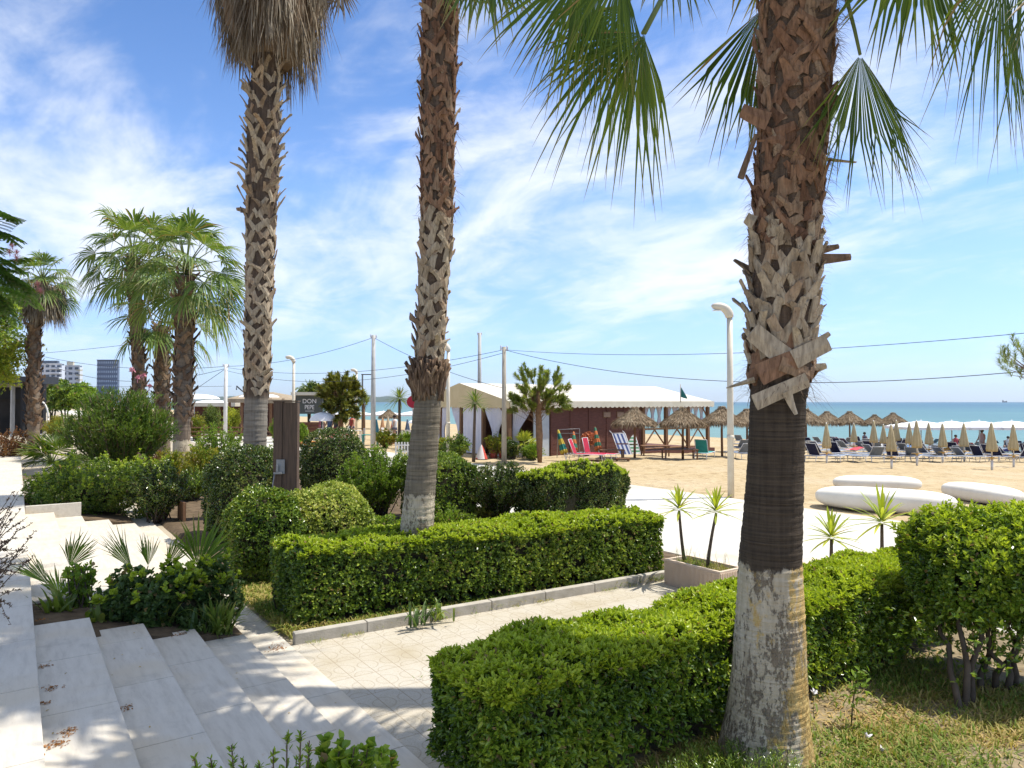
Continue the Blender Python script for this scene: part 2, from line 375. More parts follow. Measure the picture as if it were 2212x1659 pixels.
def sandM():
    m, nt, out = newmat('beach_sand'); v = coords(nt)
    a = noise(nt, coords(nt, (1.2, 1, 1)), 2.6, 6, .62, .6); b = noise(nt, v, .22, 3); c = noise(nt, v, 9, 4, .6)
    col = ramp(nt, a, [(.30, (.25, .175, .09)), (.43, (.39, .295, .165)), (.6, (.45, .35, .205)), (.75, (.49, .39, .24))])
    col = mix(nt, math_(nt, 'MULTIPLY', sstep(nt, b, .45, .65), .35), col, (.50, .41, .28))
    h = math_(nt, 'ADD', math_(nt, 'MULTIPLY', a, .8), math_(nt, 'MULTIPLY', c, .3))
    princ(nt, out, col, .95, .1, 0, bump(nt, h, 1.0, .10)); return m
def seaM():
    m, nt, out = newmat('sea_water'); v = coords(nt); s = nt.nodes.new('ShaderNodeSeparateXYZ'); L(nt, v, s.inputs[0])
    col = ramp(nt, math_(nt, 'DIVIDE', s.outputs[0], 900.0), [(.05, (.13, .225, .195)), (.16, (.085, .18, .18)), (.45, (.055, .14, .165)), (.95, (.035, .10, .15))])
    pt = noise(nt, coords(nt, (.03, .006, 1)), 1.2, 4, .55); col = mix(nt, math_(nt, 'MULTIPLY', sstep(nt, pt, .4, .7), .45), col, (.12, .24, .22))
    fo = math_(nt, 'MULTIPLY', sstep(nt, noise(nt, coords(nt, (.30, .10, 1)), 1.5, 5, .7), .68, .73), .75); col = mix(nt, fo, col, (.75, .78, .78))
    hw = math_(nt, 'ADD', noise(nt, coords(nt, (.9, .3, 1)), .6, 4, .6), math_(nt, 'MULTIPLY', noise(nt, coords(nt, (.12, .04, 1)), 1.0, 3), 2.0))
    princ(nt, out, col, .42, .22, 0, bump(nt, hw, .5, .5)); return m
SOIL = M('garden_soil', (.16, .115, .07), (.07, .05, .032), 6, .95, .1, .6, 30)
LAND = M('dry_ground', (.42, .36, .27), (.33, .28, .2), .4, .95, .1, .3, 8)
CONC = M('kerb_concrete', (.47, .43, .36), (.34, .31, .25), 7, .85, .2, .4, 60)
WHITEP = M('white_paint', (.72, .70, .65), (.62, .59, .53), 3, .5, .4)
CREAMP = M('cream_paint', (.66, .60, .48), (.56, .49, .37), 4, .5, .4)
METAL = M('brushed_steel', (.30, .30, .29), (.22, .22, .21), 8, .45, .5, 0, 60, .3)
DARKM = M('dark_metal', (.035, .037, .04), (.025, .026, .03), 5, .5, .4)
WOOD = M('weathered_wood', (.24, .13, .07), (.14, .075, .04), 3, .75, .2, .4, 50, 0, (8, 8, 1))
WOODH = M('plank_brown', (.17, .075, .055), (.10, .045, .035), 3, .75, .2, .4, 40, 0, (1, 1, 12))
CLOTHW = M('white_cloth', (.80, .79, .78), (.70, .69, .70), 3, .85, .1)
BEIGE = M('beige_canvas', (.50, .42, .25), (.42, .34, .19), 3, .85, .1, .3, 30)
YELLP = M('amber_plastic', (.60, .36, .09), None, 3, .45, .4)
THATCH = leafM('dry_thatch', [(.13, .09, .055), (.27, .20, .125), (.42, .34, .23)], .05, .9, .1, 2, (1, .9, .7))
STRAW = leafM('dead_palm_leaf', [(.12, .085, .055), (.25, .20, .135), (.40, .345, .26)], .10, .85, .12, 1.2, (1, .85, .6))
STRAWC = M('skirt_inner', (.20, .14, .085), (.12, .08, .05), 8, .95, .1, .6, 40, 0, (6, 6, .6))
def trunkM(name, c_hi, c_lo, ztop=None, lichen=0.0, ring=70.0, k=.05, zdark=None):
    m, nt, out = newmat(name); v = coords(nt); s = nt.nodes.new('ShaderNodeSeparateXYZ'); L(nt, v, s.inputs[0])
    rg = noise(nt, coords(nt, (1.6, 1.6, ring)), 1.0, 4, .6, .3); fb = noise(nt, coords(nt, (34, 34, 2.5)), 1.0, 4, .6)
    f = math_(nt, 'ADD', math_(nt, 'MULTIPLY', rg, .6), math_(nt, 'MULTIPLY', fb, .4))
    col = ramp(nt, f, [(.33, c_lo), (.62, c_hi)]); h = f
    if ztop is not None:
        n = noise(nt, coords(nt, (9, 9, 4)), 1.0, 6, .72); fl = noise(nt, coords(nt, (38, 38, 16)), 1.0, 6, .75); big = noise(nt, coords(nt, (5, 5, 2.2)), 1.0, 3, .6)
        e = math_(nt, 'SUBTRACT', ztop, math_(nt, 'ADD', s.outputs[2], math_(nt, 'MULTIPLY', math_(nt, 'SUBTRACT', n, .5), k * 5)))
        up = sstep(nt, e, -.01, .02)
        loss = math_(nt, 'ADD', math_(nt, 'MULTIPLY', fl, .6), math_(nt, 'MULTIPLY', big, .4))
        wear = math_(nt, 'SUBTRACT', .56, math_(nt, 'MULTIPLY', sstep(nt, s.outputs[2], ztop * .9, ztop * .2), .05))
        keep = math_(nt, 'SUBTRACT', 1.0, sstep(nt, math_(nt, 'SUBTRACT', loss, wear), -.03, .02))
        pc = ramp(nt, fb, [(.3, (.38, .315, .215)), (.7, (.54, .465, .335))])
        bare = ramp(nt, fb, [(.3, (.15, .115, .075)), (.7, (.30, .245, .175))])
        low = mix(nt, keep, bare, pc)
        if lichen:
            ln = math_(nt, 'ADD', noise(nt, coords(nt, (6, 6, 3)), 1.0, 7, .7), math_(nt, 'MULTIPLY', math_(nt, 'SUBTRACT', math_(nt, 'MULTIPLY', s.outputs[0], .82), math_(nt, 'MULTIPLY', s.outputs[1], .57)), .5))
            low = mix(nt, math_(nt, 'MULTIPLY', sstep(nt, ln, .505, .575), lichen), low, ramp(nt, fl, [(.35, (.46, .26, .055)), (.65, (.55, .42, .17))]))
        col = mix(nt, up, col, low); h = math_(nt, 'ADD', math_(nt, 'MULTIPLY', f, 1.0), math_(nt, 'MULTIPLY', math_(nt, 'MULTIPLY', up, keep), .5))
    if zdark is not None: col = mix(nt, sstep(nt, s.outputs[2], zdark - .1, zdark + .1), col, ramp(nt, fb, [(.3, (.055, .039, .028)), (.7, (.145, .102, .07))]))
    princ(nt, out, col, .9, .12, 0, bump(nt, h, .8, .02)); return m
BOOT = bootM('cut_leaf_base', [(.18, .12, .08), (.34, .27, .185), (.45, .375, .27), (.31, .205, .125)])
BOOTR = bootM('rust_leaf_base', [(.085, .05, .033), (.19, .105, .065), (.28, .165, .10), (.30, .225, .15)])
BOOTD = bootM('brown_leaf_base', [(.08, .05, .032), (.18, .12, .08), (.28, .20, .13)])
FIBRE = M('trunk_fibre', (.12, .075, .045), (.045, .03, .02), 30, .95, .05, 1, 90, 0, (1, 1, .4))
PETI = M('green_petiole', (.16, .20, .05), (.10, .13, .035), 4, .5, .3)
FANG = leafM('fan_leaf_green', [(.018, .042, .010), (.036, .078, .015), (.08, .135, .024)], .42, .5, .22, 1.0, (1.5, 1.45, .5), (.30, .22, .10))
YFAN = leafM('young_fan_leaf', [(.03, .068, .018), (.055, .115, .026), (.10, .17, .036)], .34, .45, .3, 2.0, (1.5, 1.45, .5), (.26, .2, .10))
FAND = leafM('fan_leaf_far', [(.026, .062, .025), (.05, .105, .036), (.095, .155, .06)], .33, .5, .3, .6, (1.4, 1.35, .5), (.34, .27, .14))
TWIG = M('inner_twigs', (.055, .048, .028), (.03, .03, .016), 20, .95, .05, .8, 60)
BARK = M('shrub_bark', (.14, .105, .075), (.08, .06, .042), 12, .9, .1, .5, 60)
LH = leafM('hedge_leaf', [(.018, .044, .010), (.052, .112, .018), (.10, .185, .028), (.19, .28, .05)], .27, .31, .5, 2.2)
LHB = leafM('new_growth_leaf', [(.10, .175, .022), (.16, .25, .03), (.23, .33, .065)], .36, .4, .35, 2)
LC = leafM('privet_leaf', [(.018, .042, .011), (.046, .098, .02), (.095, .168, .032), (.18, .255, .06)], .24, .30, .5, 1.6)
LD = leafM('dark_glossy_leaf', [(.011, .026, .009), (.026, .055, .016), (.055, .10, .03), (.13, .17, .07)], .17, .27, .6, 1.8)
LV = leafM('pale_variegated_leaf', [(.04, .085, .02), (.11, .18, .045), (.20, .28, .10), (.28, .34, .18)], .25, .35, .45, 2)
LB = leafM('bright_shrub_leaf', [(.045, .105, .018), (.085, .165, .028), (.145, .23, .045)], .33, .42, .35, 1.2)
LY = leafM('yellow_shrub_leaf', [(.055, .11, .02), (.10, .155, .03), (.155, .18, .035), (.18, .125, .03)], .33, .45, .3, 1.2)
LO = leafM('oleander_leaf', [(.022, .055, .013), (.045, .095, .02), (.09, .155, .04)], .26, .38, .4, 1)
LR = leafM('red_leaf', [(.06, .03, .02), (.10, .05, .03), (.07, .06, .025)], .3, .5, .3, 2)
LP = leafM('purple_leaf', [(.035, .028, .035), (.065, .048, .055), (.08, .08, .055)], .2, .5, .3, 3)
LI = leafM('ivy_leaf', [(.018, .045, .016), (.035, .075, .028), (.065, .115, .05)], .22, .4, .4, 3)
LS = leafM('strap_leaf', [(.035, .075, .025), (.065, .12, .035), (.11, .16, .06)], .35, .45, .35, 2, (1.4, 1.35, .5), (.30, .24, .10))
LYU = leafM('yucca_leaf', [(.09, .15, .03), (.17, .24, .045), (.28, .34, .08)], .38, .42, .35, 2)
LYD = leafM('dragon_leaf', [(.03, .065, .025), (.06, .11, .04), (.11, .16, .06)], .3, .42, .35, 2)
LPN = leafM('pine_needle', [(.05, .095, .03), (.095, .155, .045), (.15, .205, .065)], .2, .6, .2, 1)
LPY = leafM('pale_pine_needle', [(.045, .075, .02), (.085, .115, .035), (.13, .15, .05)], .2, .6, .2, 1)
LT = leafM('lime_tree_leaf', [(.06, .12, .02), (.13, .20, .035), (.25, .30, .06)], .34, .45, .3, .6)
LMI = leafM('mimosa_leaf', [(.025, .065, .02), (.045, .11, .03), (.08, .16, .04)], .32, .45, .3, 1)
GRASS = leafM('lawn_grass', [(.045, .10, .02), (.07, .135, .03), (.14, .16, .07), (.22, .215, .14)], .3, .6, .2, 1.4)
DRYG = leafM('dry_grass', [(.15, .145, .09), (.22, .20, .14), (.28, .27, .21)], .3, .7, .2, 2)

# ------------------------------------------------------------------ the setting
X_A, X_W, Z_A, RIS = .142, .45, .547, .11
XE = [X_A + X_W * i for i in range(5)]           # nosings A..E
XF = 2.33                                        # edge of the lowest slab
mb = MB(); mb.add([[-9000, -9000, -2.6], [60, -9000, -2.6], [60, 9000, -2.6], [-9000, 9000, -2.6]], [(0, 1, 2, 3)])
mb2 = MB(); mb2.add([[-400, -60, -.02], [15.4, -60, -.02], [15.4, 900, -.02], [-400, 900, -.02]], [(0, 1, 2, 3)])
struct('ground', mb2, LAND)
XS = np.concatenate([np.linspace(15.2, 46, 110), np.linspace(46.5, 70, 24)]); YS = np.concatenate([np.linspace(-25, 45, 160), np.linspace(46, 420, 60)])
gx, gy = np.meshgrid(XS, YS, indexing='ij')
zz = -SLOPE * np.maximum(0, gx - SX0) + .022 * np.sin(gx * 3.1 + 1.3 * np.sin(gy * 1.7)) * np.sin(gy * 2.7 + gx) + .012 * np.sin(gx * 7.3 + gy * 5.1)
zz[0] = -.02; mb = MB(); mb.grid(np.stack([gx, gy, zz], -1)); struct('sand', mb, sandM())
SEAZ = gz(64)
mb = MB(); mb.add([[60, -13000, SEAZ], [13000, -13000, SEAZ], [13000, 13000, SEAZ], [60, 13000, SEAZ]], [(0, 1, 2, 3)]); struct('sea', mb, seaM())
mb = MB(); mb.bx(8.95, 15.25, -12, 240, -.3, 0.0); struct('promenade', mb, paverM())
PK = G(650, 1392)[1]                             # kerb face (world Y)
P0 = G(925, 1425, .8)[1] + .02                   # back of the near hedge
mb = MB(); mb.bx(XF + .004, 8.946, -3, PK, -.2, .004)
struct('garden_path', mb, tileM())
# garden beds (soil)
def soil(x0, x1, y0, y1, z=.03, n=40, amp=.03):
    xs = np.linspace(x0, x1, n); ys = np.linspace(y0, y1, n); a, b = np.meshgrid(xs, ys, indexing='ij')
    h = z + amp * (np.sin(a * 4.1 + 2 * np.sin(b * 3)) * np.sin(b * 5.3 + a)); h[0] = h[-1] = z - .2; h[:, 0] = h[:, -1] = z - .2
    m = MB(); m.grid(np.stack([a, b, h], -1)); return m
mb = soil(XF + .02, 8.9, PK + .12, 26, .05)
for q in mb.v: q[:, 1] -= .063 * (q[:, 0] - XF)
struct('garden_bed', mb, SOIL)
struct('lawn_bed', soil(G(935, 1600)[0], 8.9, -3, P0 - .12, .03, 40, .025), M('straw_soil', (.34, .27, .16), (.12, .09, .055), 5, .95, .1, .6, 40))
# kerb
mb = MB()
n = 7
for i in range(n):
    a = XF + .05 + (7.75 - XF) * i / n; b = XF + .05 + (7.75 - XF) * (i + 1) / n - .006
    y_ = PK - .063 * ((a + b) / 2 - XF); mb.box(((a + b) / 2, y_ + .05, .01), (b - a, .10, .22 + .004 * (i % 2)), [[.998, .063, 0], [-.063, .998, 0], [0, 0, 1]])
o = struct('kerb', mb, CONC); bv = o.modifiers.new('bevel', 'BEVEL'); bv.width = .008; bv.segments = 2
# stairs of travertine slabs, cut by two planting boxes
YB1 = G(195, 1333, Z_A - RIS)[1]; YB1e = YB1 + .95
YB2 = G(120, 1106, Z_A - RIS)[1]; YB2e = YB2 + 3.2
YB3 = YB2e + 1.3; YB3e = YB3 + 4
runs = [(-2.5, YB1), (YB1e, YB2), (YB2e, YB3)]
mb = MB(); g = .007
for (ya, yb) in runs:
    m = max(1, round((yb - ya) / 1.2)); st = (yb - ya) / m
    for i in range(4):
        z = Z_A - RIS * (i + 1); yb0 = yb; yb = yb - .10 * i if yb == YB1 else yb
        off = (i % 2) * .5 * st if m > 1 else 0
        cuts = sorted({ya, yb, *[ya + st * j + off for j in range(m + 1) if ya + .15 < ya + st * j + off < yb - .15]})
        for a, b in zip(cuts[:-1], cuts[1:]):
            mb.bx(XE[i] + .012, XE[i + 1] + .012, a + g / 2, b - g / 2, z - .03, z)
        mb.bx(XE[i] - .3, XE[i] + .010, ya + .001, yb - .001, z - .2, z + RIS - .032); yb = yb0
    mb.bx(XE[4] - .3, XE[4] + .010, ya + .001, yb - .001, -.2, Z_A - 4 * RIS - .032)
y = -2.5
while y < YB3:
    mb.bx(XE[4] + .0125, XF, y + g / 2, min(y + 1.2, YB3) - g / 2, -.1, .02); y += 1.2
y = -2.5
while y < 34:                                        # upper landing
    for a, b in ((-.62, X_A + .012), (-1.4, -.62), (-3.2, -1.4)):
        mb.bx(a + g, b, y + g / 2, y + 1.2 - g / 2, Z_A - .03, Z_A)
    y += 1.2
mb.bx(-3.2, X_A + .008, -2.5, 34, -.2, Z_A - .032)
o = struct('stairs', mb, STONE); bv = o.modifiers.new('bevel', 'BEVEL'); bv.width = .004; bv.segments = 2
mb = MB()                                            # planting box walls
for (a, b) in ((YB1, YB1e), (YB2, YB2e), (YB3, YB3e)):
    mb.bx(X_A + .014, XE[4] + .01, a + .04 - (.36 if a == YB1 else 0), b - .04, -.2, .10); q = mb.v[-1]; q[(q[:, 2] > 0) & (q[:, 0] < 1), 2] = .42
struct('planting_box_soil', mb, SOIL)
mb = MB(); mb.bx(X_A + .02, XE[2], YB2 + .002, YB2 + .11, .1, Z_A + .03); mb.bx(X_A + .02, XE[2] + .2, YB2e - .11, YB2e - .002, .1, Z_A + .12); mb.bx(X_A + .02, XE[1], YB3 + .002, YB3 + .11, .1, Z_A + .1)
solo('planting_box_wall', mb, STONE, 'low pale stone planter walls rising from the far stairs', 'low wall')
# hills across the bay
def hills(name, az0, az1, dist, hmax, seed):
    n = 90; az = np.linspace(math.radians(az0), math.radians(az1), n); e = np.sin(np.linspace(0, math.pi, n)) ** .6
    hh = hmax * e * (.62 + .2 * np.sin(az * 31 + seed) + .12 * np.sin(az * 77 + seed * 2) + .05 * np.sin(az * 190))
    rows = []
    for fr, k in ((0, 0), (.12, .45), (.3, .8), (.5, 1), (.75, .7), (1, 0)):
        d = dist * (1 + fr * .35); rows.append(np.stack([np.sin(az) * d, np.cos(az) * d, SEAZ - 1 + hh * k * (1 + .15 * np.sin(az * 140 + k * 9))], -1))
    m = MB(); m.grid(np.array(rows)); o = struct(name, m, M('hill_scrub', (.06, .085, .05), (.04, .06, .035), .004, .95, .05)); return o
azpx = lambda px: math.degrees(YAW + math.atan((px - CX) / F))
hills('hills', azpx(340), azpx(1010), 7000, 100, 1.0)

# ------------------------------------------------------------------ haze
mb = MB(); mb.bx(-14000, 14000, -14000, 14000, SEAZ - 2.0, 260)
m, nt, out = newmat('haze'); pv_ = nt.nodes.new('ShaderNodeVolumePrincipled'); pv_.inputs['Color'].default_value = (.80, .88, 1, 1); pv_.inputs['Density'].default_value = 4e-5; pv_.inputs['Anisotropy'].default_value = .2
L(nt, pv_.outputs[0], out.inputs['Volume']); struct('haze', mb, m, 'stuff')
# ------------------------------------------------------------------ palms
def prof_pts(rows, d):
    """rows of (py, cx, halfwidth) in reference pixels at depth d -> heights, axis points, radii"""
    P = np.array([AT(cx, py, d) for py, cx, _ in rows]); r = np.array([hw * d / F for *_, hw in rows]); return P, r
def trunk_mesh(P, r, seg=40, dz=.03, rough=.012):
    z = np.arange(P[0, 2], P[-1, 2], dz); x = np.interp(z, P[:, 2], P[:, 0]); y = np.interp(z, P[:, 2], P[:, 1]); rr = np.interp(z, P[:, 2], r)
    an = np.arange(seg) * 2 * math.pi / seg; n = len(z)
    q = np.repeat(RN.normal(size=(n, 1)), seg, 1) * rough * .55 + RN.normal(size=(n, seg)) * rough * .3 + rough * .8 * np.sin(an * 5 + z[:, None] * 2.1) * np.sin(z[:, None] * 3 + an * 2)
    q = np.concatenate([q, ], 0); R2 = rr[:, None] * (1 + q / max(rr.mean(), .05) * .6)
    v = np.stack([x[:, None] + R2 * np.cos(an), y[:, None] + R2 * np.sin(an), z[:, None] + 0 * an], -1)
    m = MB(); v = np.concatenate([v, v[:, :1]], 1); m.grid(v); return m
def boots(mb, z0, z1, P, r, per, ln, wd, th, out=.25, split=.6, mat=0, jit=.25, tw=(.5, .95)):
    n = int((z1 - z0) * per)
    i = np.arange(n); z = z0 + (i + .5) / per + RN.normal(size=n) * .25 / per; th0 = i * 2.39996 + RN.normal(size=n) * .12
    x = np.interp(z, P[:, 2], P[:, 0]); y = np.interp(z, P[:, 2], P[:, 1]); rr = np.interp(z, P[:, 2], r)
    O = np.stack([np.cos(th0), np.sin(th0), 0 * th0], -1); T = np.stack([-np.sin(th0), np.cos(th0), 0 * th0], -1); U = np.array([0, 0, 1.0])
    for sg in (-1, 1):
        a = split * sg + RN.normal(size=n) * jit * .6; ot = np.abs(out + RN.normal(size=n) * out * .8)
        D = unit(U * np.cos(a)[:, None] + T * np.sin(a)[:, None]); l = ln * rnd(n, .6, 1.25); w = wd * rnd(n, .75, 1.2); t = np.array([0, .3, .65, 1.0])
        c0 = np.stack([x, y, z], -1) + O * (rr * .93)[:, None]
        ang = np.sin(a)[:, None] * l[:, None] * t[None] / rr[:, None]      # wrap round the trunk
        ph = th0[:, None] + ang; Ot = np.stack([np.cos(ph), np.sin(ph), 0 * ph], -1); Tt = np.stack([-np.sin(ph), np.cos(ph), 0 * ph], -1)
        zc = z[:, None] + np.cos(a)[:, None] * l[:, None] * t[None]
        ro = rr[:, None] * .96 + (ot * l)[:, None] * t[None] ** 1.6 + th * .3
        C = np.stack([x[:, None] + Ot[..., 0] * ro, y[:, None] + Ot[..., 1] * ro, zc], -1)
        S = -U * np.sin(a)[:, None, None] + Tt * np.cos(a)[:, None, None]
        q = rnd(n, *tw); ww = (w[:, None] * np.stack([1.15 + 0 * q, .5 + .5 * q + .08, .15 + .85 * q, q], -1))[..., None] * S * .5; tt = Ot * th * np.array([1, 1, .8, .55])[None, :, None]
        tip = RN.normal(size=(n, 1)) * ln * .16; k2 = np.zeros((n, 4)); k2[:, 3:] = tip
        up = np.stack([0 * k2, 0 * k2, k2], -1)
        v = np.stack([C - ww - tt * .3, C + ww - tt * .3 + up, C + ww + tt * .5 + up, C + tt * .9, C - ww + tt * .5], 2)   # 5-sided section
        b = np.arange(n)[:, None, None] * 20 + np.arange(3)[None, :, None] * 5; j = np.arange(5); j2 = (j + 1) % 5
        f = np.stack([b + j, b + j2, b + 5 + j2, b + 5 + j], -1).reshape(-1, 4)
        base = mb.n; mb.add(v.reshape(-1, 3), f, mat)
        e = base + np.arange(n)[:, None] * 20 + np.array([15, 16, 17, 18, 19]); mb.lp.append(e.ravel().astype(np.int32)); mb.tot.append(np.full(n, 5, np.int32)); mb.mi.append(np.full(n, mat, np.int32)); mb.sm.append(np.zeros(n, bool))
def fibres(mb, z0, z1, P, r, n, ln=.12, w=.004, mat=0, out=.5):
    z = rnd(n, z0, z1); th = rnd(n, 0, 6.283); x = np.interp(z, P[:, 2], P[:, 0]); y = np.interp(z, P[:, 2], P[:, 1]); rr = np.interp(z, P[:, 2], r)
    O = np.stack([np.cos(th), np.sin(th), 0 * th], -1); base = np.stack([x, y, z], -1) + O * rr[:, None] * 1.02
    D = O * rnd(n, .1, out * 2)[:, None] + rvec(n) * .7 + np.array([0, 0, .3]); strap(mb, base, D, ln * rnd(n, .4, 1.4), w, .5, 3, mat)

# --- near palm
d1 = 4.97
rows = [(1660, 1655, 104), (1600, 1655, 95), (1540, 1658, 85), (1450, 1661, 77), (1300, 1664, 69), (1210, 1664, 65), (1080, 1671, 60), (1000, 1675, 58), (870, 1680, 57), (800, 1688, 62), (600, 1694, 66), (500, 1699, 64), (300, 1712, 68), (100, 1721, 72), (-60, 1724, 74), (-300, 1730, 70)]
P, r = prof_pts(rows, d1); base = np.array([P[0, 0], P[0, 1], 0.0]); P[0, 2] = -.05
pz = lambda y: AT(1690, y, d1)[2]
p1 = thing('fan_palm', base, 'big near palm with flaking whitewash on its flared base and ragged cut bark above', 'palm tree', 'tall fan palms of the garden')
part('trunk', trunk_mesh(P, r, 64, .012, .006), trunkM('near_palm_trunk', (.085, .064, .044), (.030, .023, .017), pz(1215), .85, 75, .05, pz(830)), p1)
mb = MB()
boots(mb, pz(790), pz(520), P, r, 84, .15, .085, .026, .26, .34, 0, .34, (.45, .85)); fibres(mb, pz(790), pz(520), P, r, 900, .09, .004, 2)
boots(mb, pz(835), pz(765), P, r, 40, .24, .10, .022, .14, .95, 1, .35, (.4, .8))
part('leaf_bases', mb, [BOOT, BOOTR, BOOTD], p1, label='pale grey and rust cut leaf bases round the middle of the trunk')
mb = MB(); boots(mb, pz(545), pz(-250), P, r, 95, .155, .085, .020, .16, .45, 0, .7, (.1, .7)); fibres(mb, pz(540), pz(-100), P, r, 2600, .13, .004, 1)
fibres(mb, pz(860), pz(780), P, r, 260, .16, .004, 1, .8)
part('fibrous_bark', mb, [BOOTR, BOOTD], p1, label='reddish brown fibrous bark on the upper trunk')
# broken stubs that stick out of the trunk
def stub(pa, pb, w0, w1, da=d1 - .22, db=None, bm=None):
    a = AT(*pa, da); b = AT(*pb, db or da); D = unit(b - a); s = unit(np.cross(D, FWD)); n = np.cross(s, D); t = np.linspace(0, 1, 5)
    sec = []
    for u in t:
        c = a + (b - a) * u + n * .012 * math.sin(u * 3.1); wv = (w0 + (w1 - w0) * u) * d1 / F / 2
        sec.append([c - s * wv, c - s * wv * .6 + n * .016, c + s * wv * .6 + n * .016, c + s * wv, c - n * .01])
    v = np.array(sec).reshape(-1, 3); f = [(i * 5 + j, i * 5 + (j + 1) % 5, i * 5 + 5 + (j + 1) % 5, i * 5 + 5 + j) for i in range(4) for j in range(5)]; f += [(4, 3, 2, 1, 0), (20, 21, 22, 23, 24)]
    mb = MB(); mb.add(v, f); part('broken_stub', mb, bm or BOOT, p1)
stub((1630, 870), (1745, 820), 34, 30, d1 - .235); stub((1700, 845), (1720, 895), 22, 8, d1 - .235); stub((1640, 810), (1720, 775), 46, 40, d1 - .25, None, BOOTR); stub((1715, 777), (1790, 740), 40, 34, d1 - .255); stub((1625, 715), (1700, 775), 40, 44, d1 - .235)
stub((1760, 560), (1838, 555), 26, 14, d1 - .05, None, BOOTD); stub((1750, 545), (1812, 532), 22, 10, d1 - .1, None, BOOTD); stub((1660, 262), (1602, 238), 40, 30, d1 - .15, None, BOOTR); stub((1634, 290), (1600, 385), 9, 15, d1 - .1, None, BOOTD)
stub((1760, 250), (1800, 240), 40, 26, d1 - .12); stub((1765, 340), (1850, 350), 10, 3, d1 - .05); stub((1630, 480), (1612, 470), 30, 24, d1 - .1); stub((1630, 820), (1570, 838), 13, 3, d1 - .1)
stub((1740, 760), (1792, 720), 26, 10, d1 - .1); stub((1745, 800), (1785, 790), 28, 12, d1 - .05)
# explicit hanging fronds: hub px, tip px, hub depth, tip depth, petiole origin px, segments, spread, facing
FR = [((1388, 72), (1268, 290), 4.2, 4.1, (1500, -160), 44, 1.12, .30, .5, .50, 1.08), ((1350, 10), (1285, 190), 4.3, 4.25, (1500, -190), 34, .9, .6, .6, .42, 1.1), ((1290, -20), (1215, 150), 4.35, 4.3, (1500, -220), 34, .8, .2, .6, .42, 1.1), ((1262, -70), (1172, 150), 4.0, 3.9, (1560, -240), 36, .85, .35, .4, .5, 1.05), ((1125, -105), (1062, 0), 4.5, 4.6, (1500, -260), 30, 1.2, .3, .3, .4, 1.1),
      ((1440, -120), (1455, 10), 4.7, 4.6, (1600, -230), 30, 1.2, .2, .3, .4, 1.1), ((1340, -60), (1318, 130), 3.8, 3.7, (1560, -250), 34, .8, .5, .45, .45, 1.05), ((1393, 72), (1392, 240), 4.15, 4.2, (1500, -165), 28, .8, 1.0, .6, .4, 1.1),
      ((1652, 15), (1588, 270), 5.35, 5.4, (1700, -230), 36, .58, .35, .12, .66, 1.2), ((1858, 118), (1942, 365), 4.75, 4.7, (1822, -60), 56, .95, .45, .16, .62, 1.2), ((1985, -150), (2000, 95), 4.6, 4.5, (1790, -270), 44, .95, .1, .15, .62, 1.15),
      ((2165, -80), (2172, 215), 4.3, 4.2, (1850, -280), 42, .8, .45, .4, .5, 1.15), ((2215, -110), (2190, 120), 4.45, 4.4, (1900, -290), 34, .8, .7, .4, .5, 1.1), ((2290, -60), (2330, 120), 4.0, 3.9, (1900, -280), 30, 1.0, .2, .4, .5, 1.1)]
crown = AT(1728, -290, d1)
for i, (hb, tp, dh, dt, pe, ns, spd, tw, drp, tj_, rs_) in enumerate(FR):
    mb = MB(); hub = AT(*hb, dh); tip = AT(*tp, dt); ax = unit(tip - hub); Rr = np.linalg.norm(tip - hub) * rs_
    pe = AT(*pe, (d1 + dh) / 2)
    t = np.linspace(0, 1, 8)[:, None]; c = (1 - t) ** 2 * crown + 2 * t * (1 - t) * pe + t * t * (hub - ax * .0); mb.tube(c, np.linspace(.022, .011, 8), 6, 1)
    sd = unit(RGT * math.cos(tw) + FWD * math.sin(tw)); fan(mb, hub, ax, sd, Rr, ns, spd, drp, 0, .25, tj_, .14, .05)
    part('frond', mb, [FANG, PETI], p1)
for i in range(30):
    mb = MB(); az = i * 2.39996; el = math.radians(84 - 56 * (i / 29) ** .9)
    palm_frond(mb, crown + np.array([0, 0, .05 + .25 * (1 - i / 29)]), az, el, R.uniform(.75, 1.1), R.uniform(.95, 1.15), 30, .4, 0, 1, 2.1, .12 + .1 * i / 29)
    part('frond', mb, [FANG, PETI], p1)

# --- middle palm
d2 = 8.95
rows = [(1300, 897, 46), (1145, 901, 36), (1060, 907, 33), (1000, 913, 32), (870, 924, 29), (800, 928, 31), (700, 932, 33), (500, 944, 37), (300, 945, 38), (100, 949, 41), (0, 951, 40), (-1000, 968, 37)]
P, r = prof_pts(rows, d2); r[5:] -= .030; P[0, 2] = -.05; pz = lambda y: AT(930, y, d2)[2]
p2 = thing('fan_palm', (P[0, 0], P[0, 1], 0), 'tall palm behind the long box hedge, smooth grey lower trunk with speckled white base', 'palm tree', 'tall fan palms of the garden')
part('trunk', trunk_mesh(P, r, 48, .02, .010), trunkM('middle_palm_trunk', (.22, .185, .13), (.10, .082, .058), pz(1065), 0, 44, .08, pz(820)), p2)
mb = MB(); boots(mb, pz(795), pz(470), P, r, 44, .21, .09, .024, .16, .52, 0, .35, (.55, .9)); boots(mb, pz(775), pz(690), P, r, 12, .19, .08, .024, .75, .5, 0, .5); part('leaf_bases', mb, BOOT, p2)
mb = MB(); boots(mb, pz(480), pz(-700), P, r, 58, .20, .088, .024, .15, .42, 0, .5, (.15, .7)); fibres(mb, pz(480), pz(-300), P, r, 900, .18, .006, 1); part('fibrous_bark', mb, [BOOTR, BOOTD], p2, label='rust brown fibrous bark on the upper trunk')
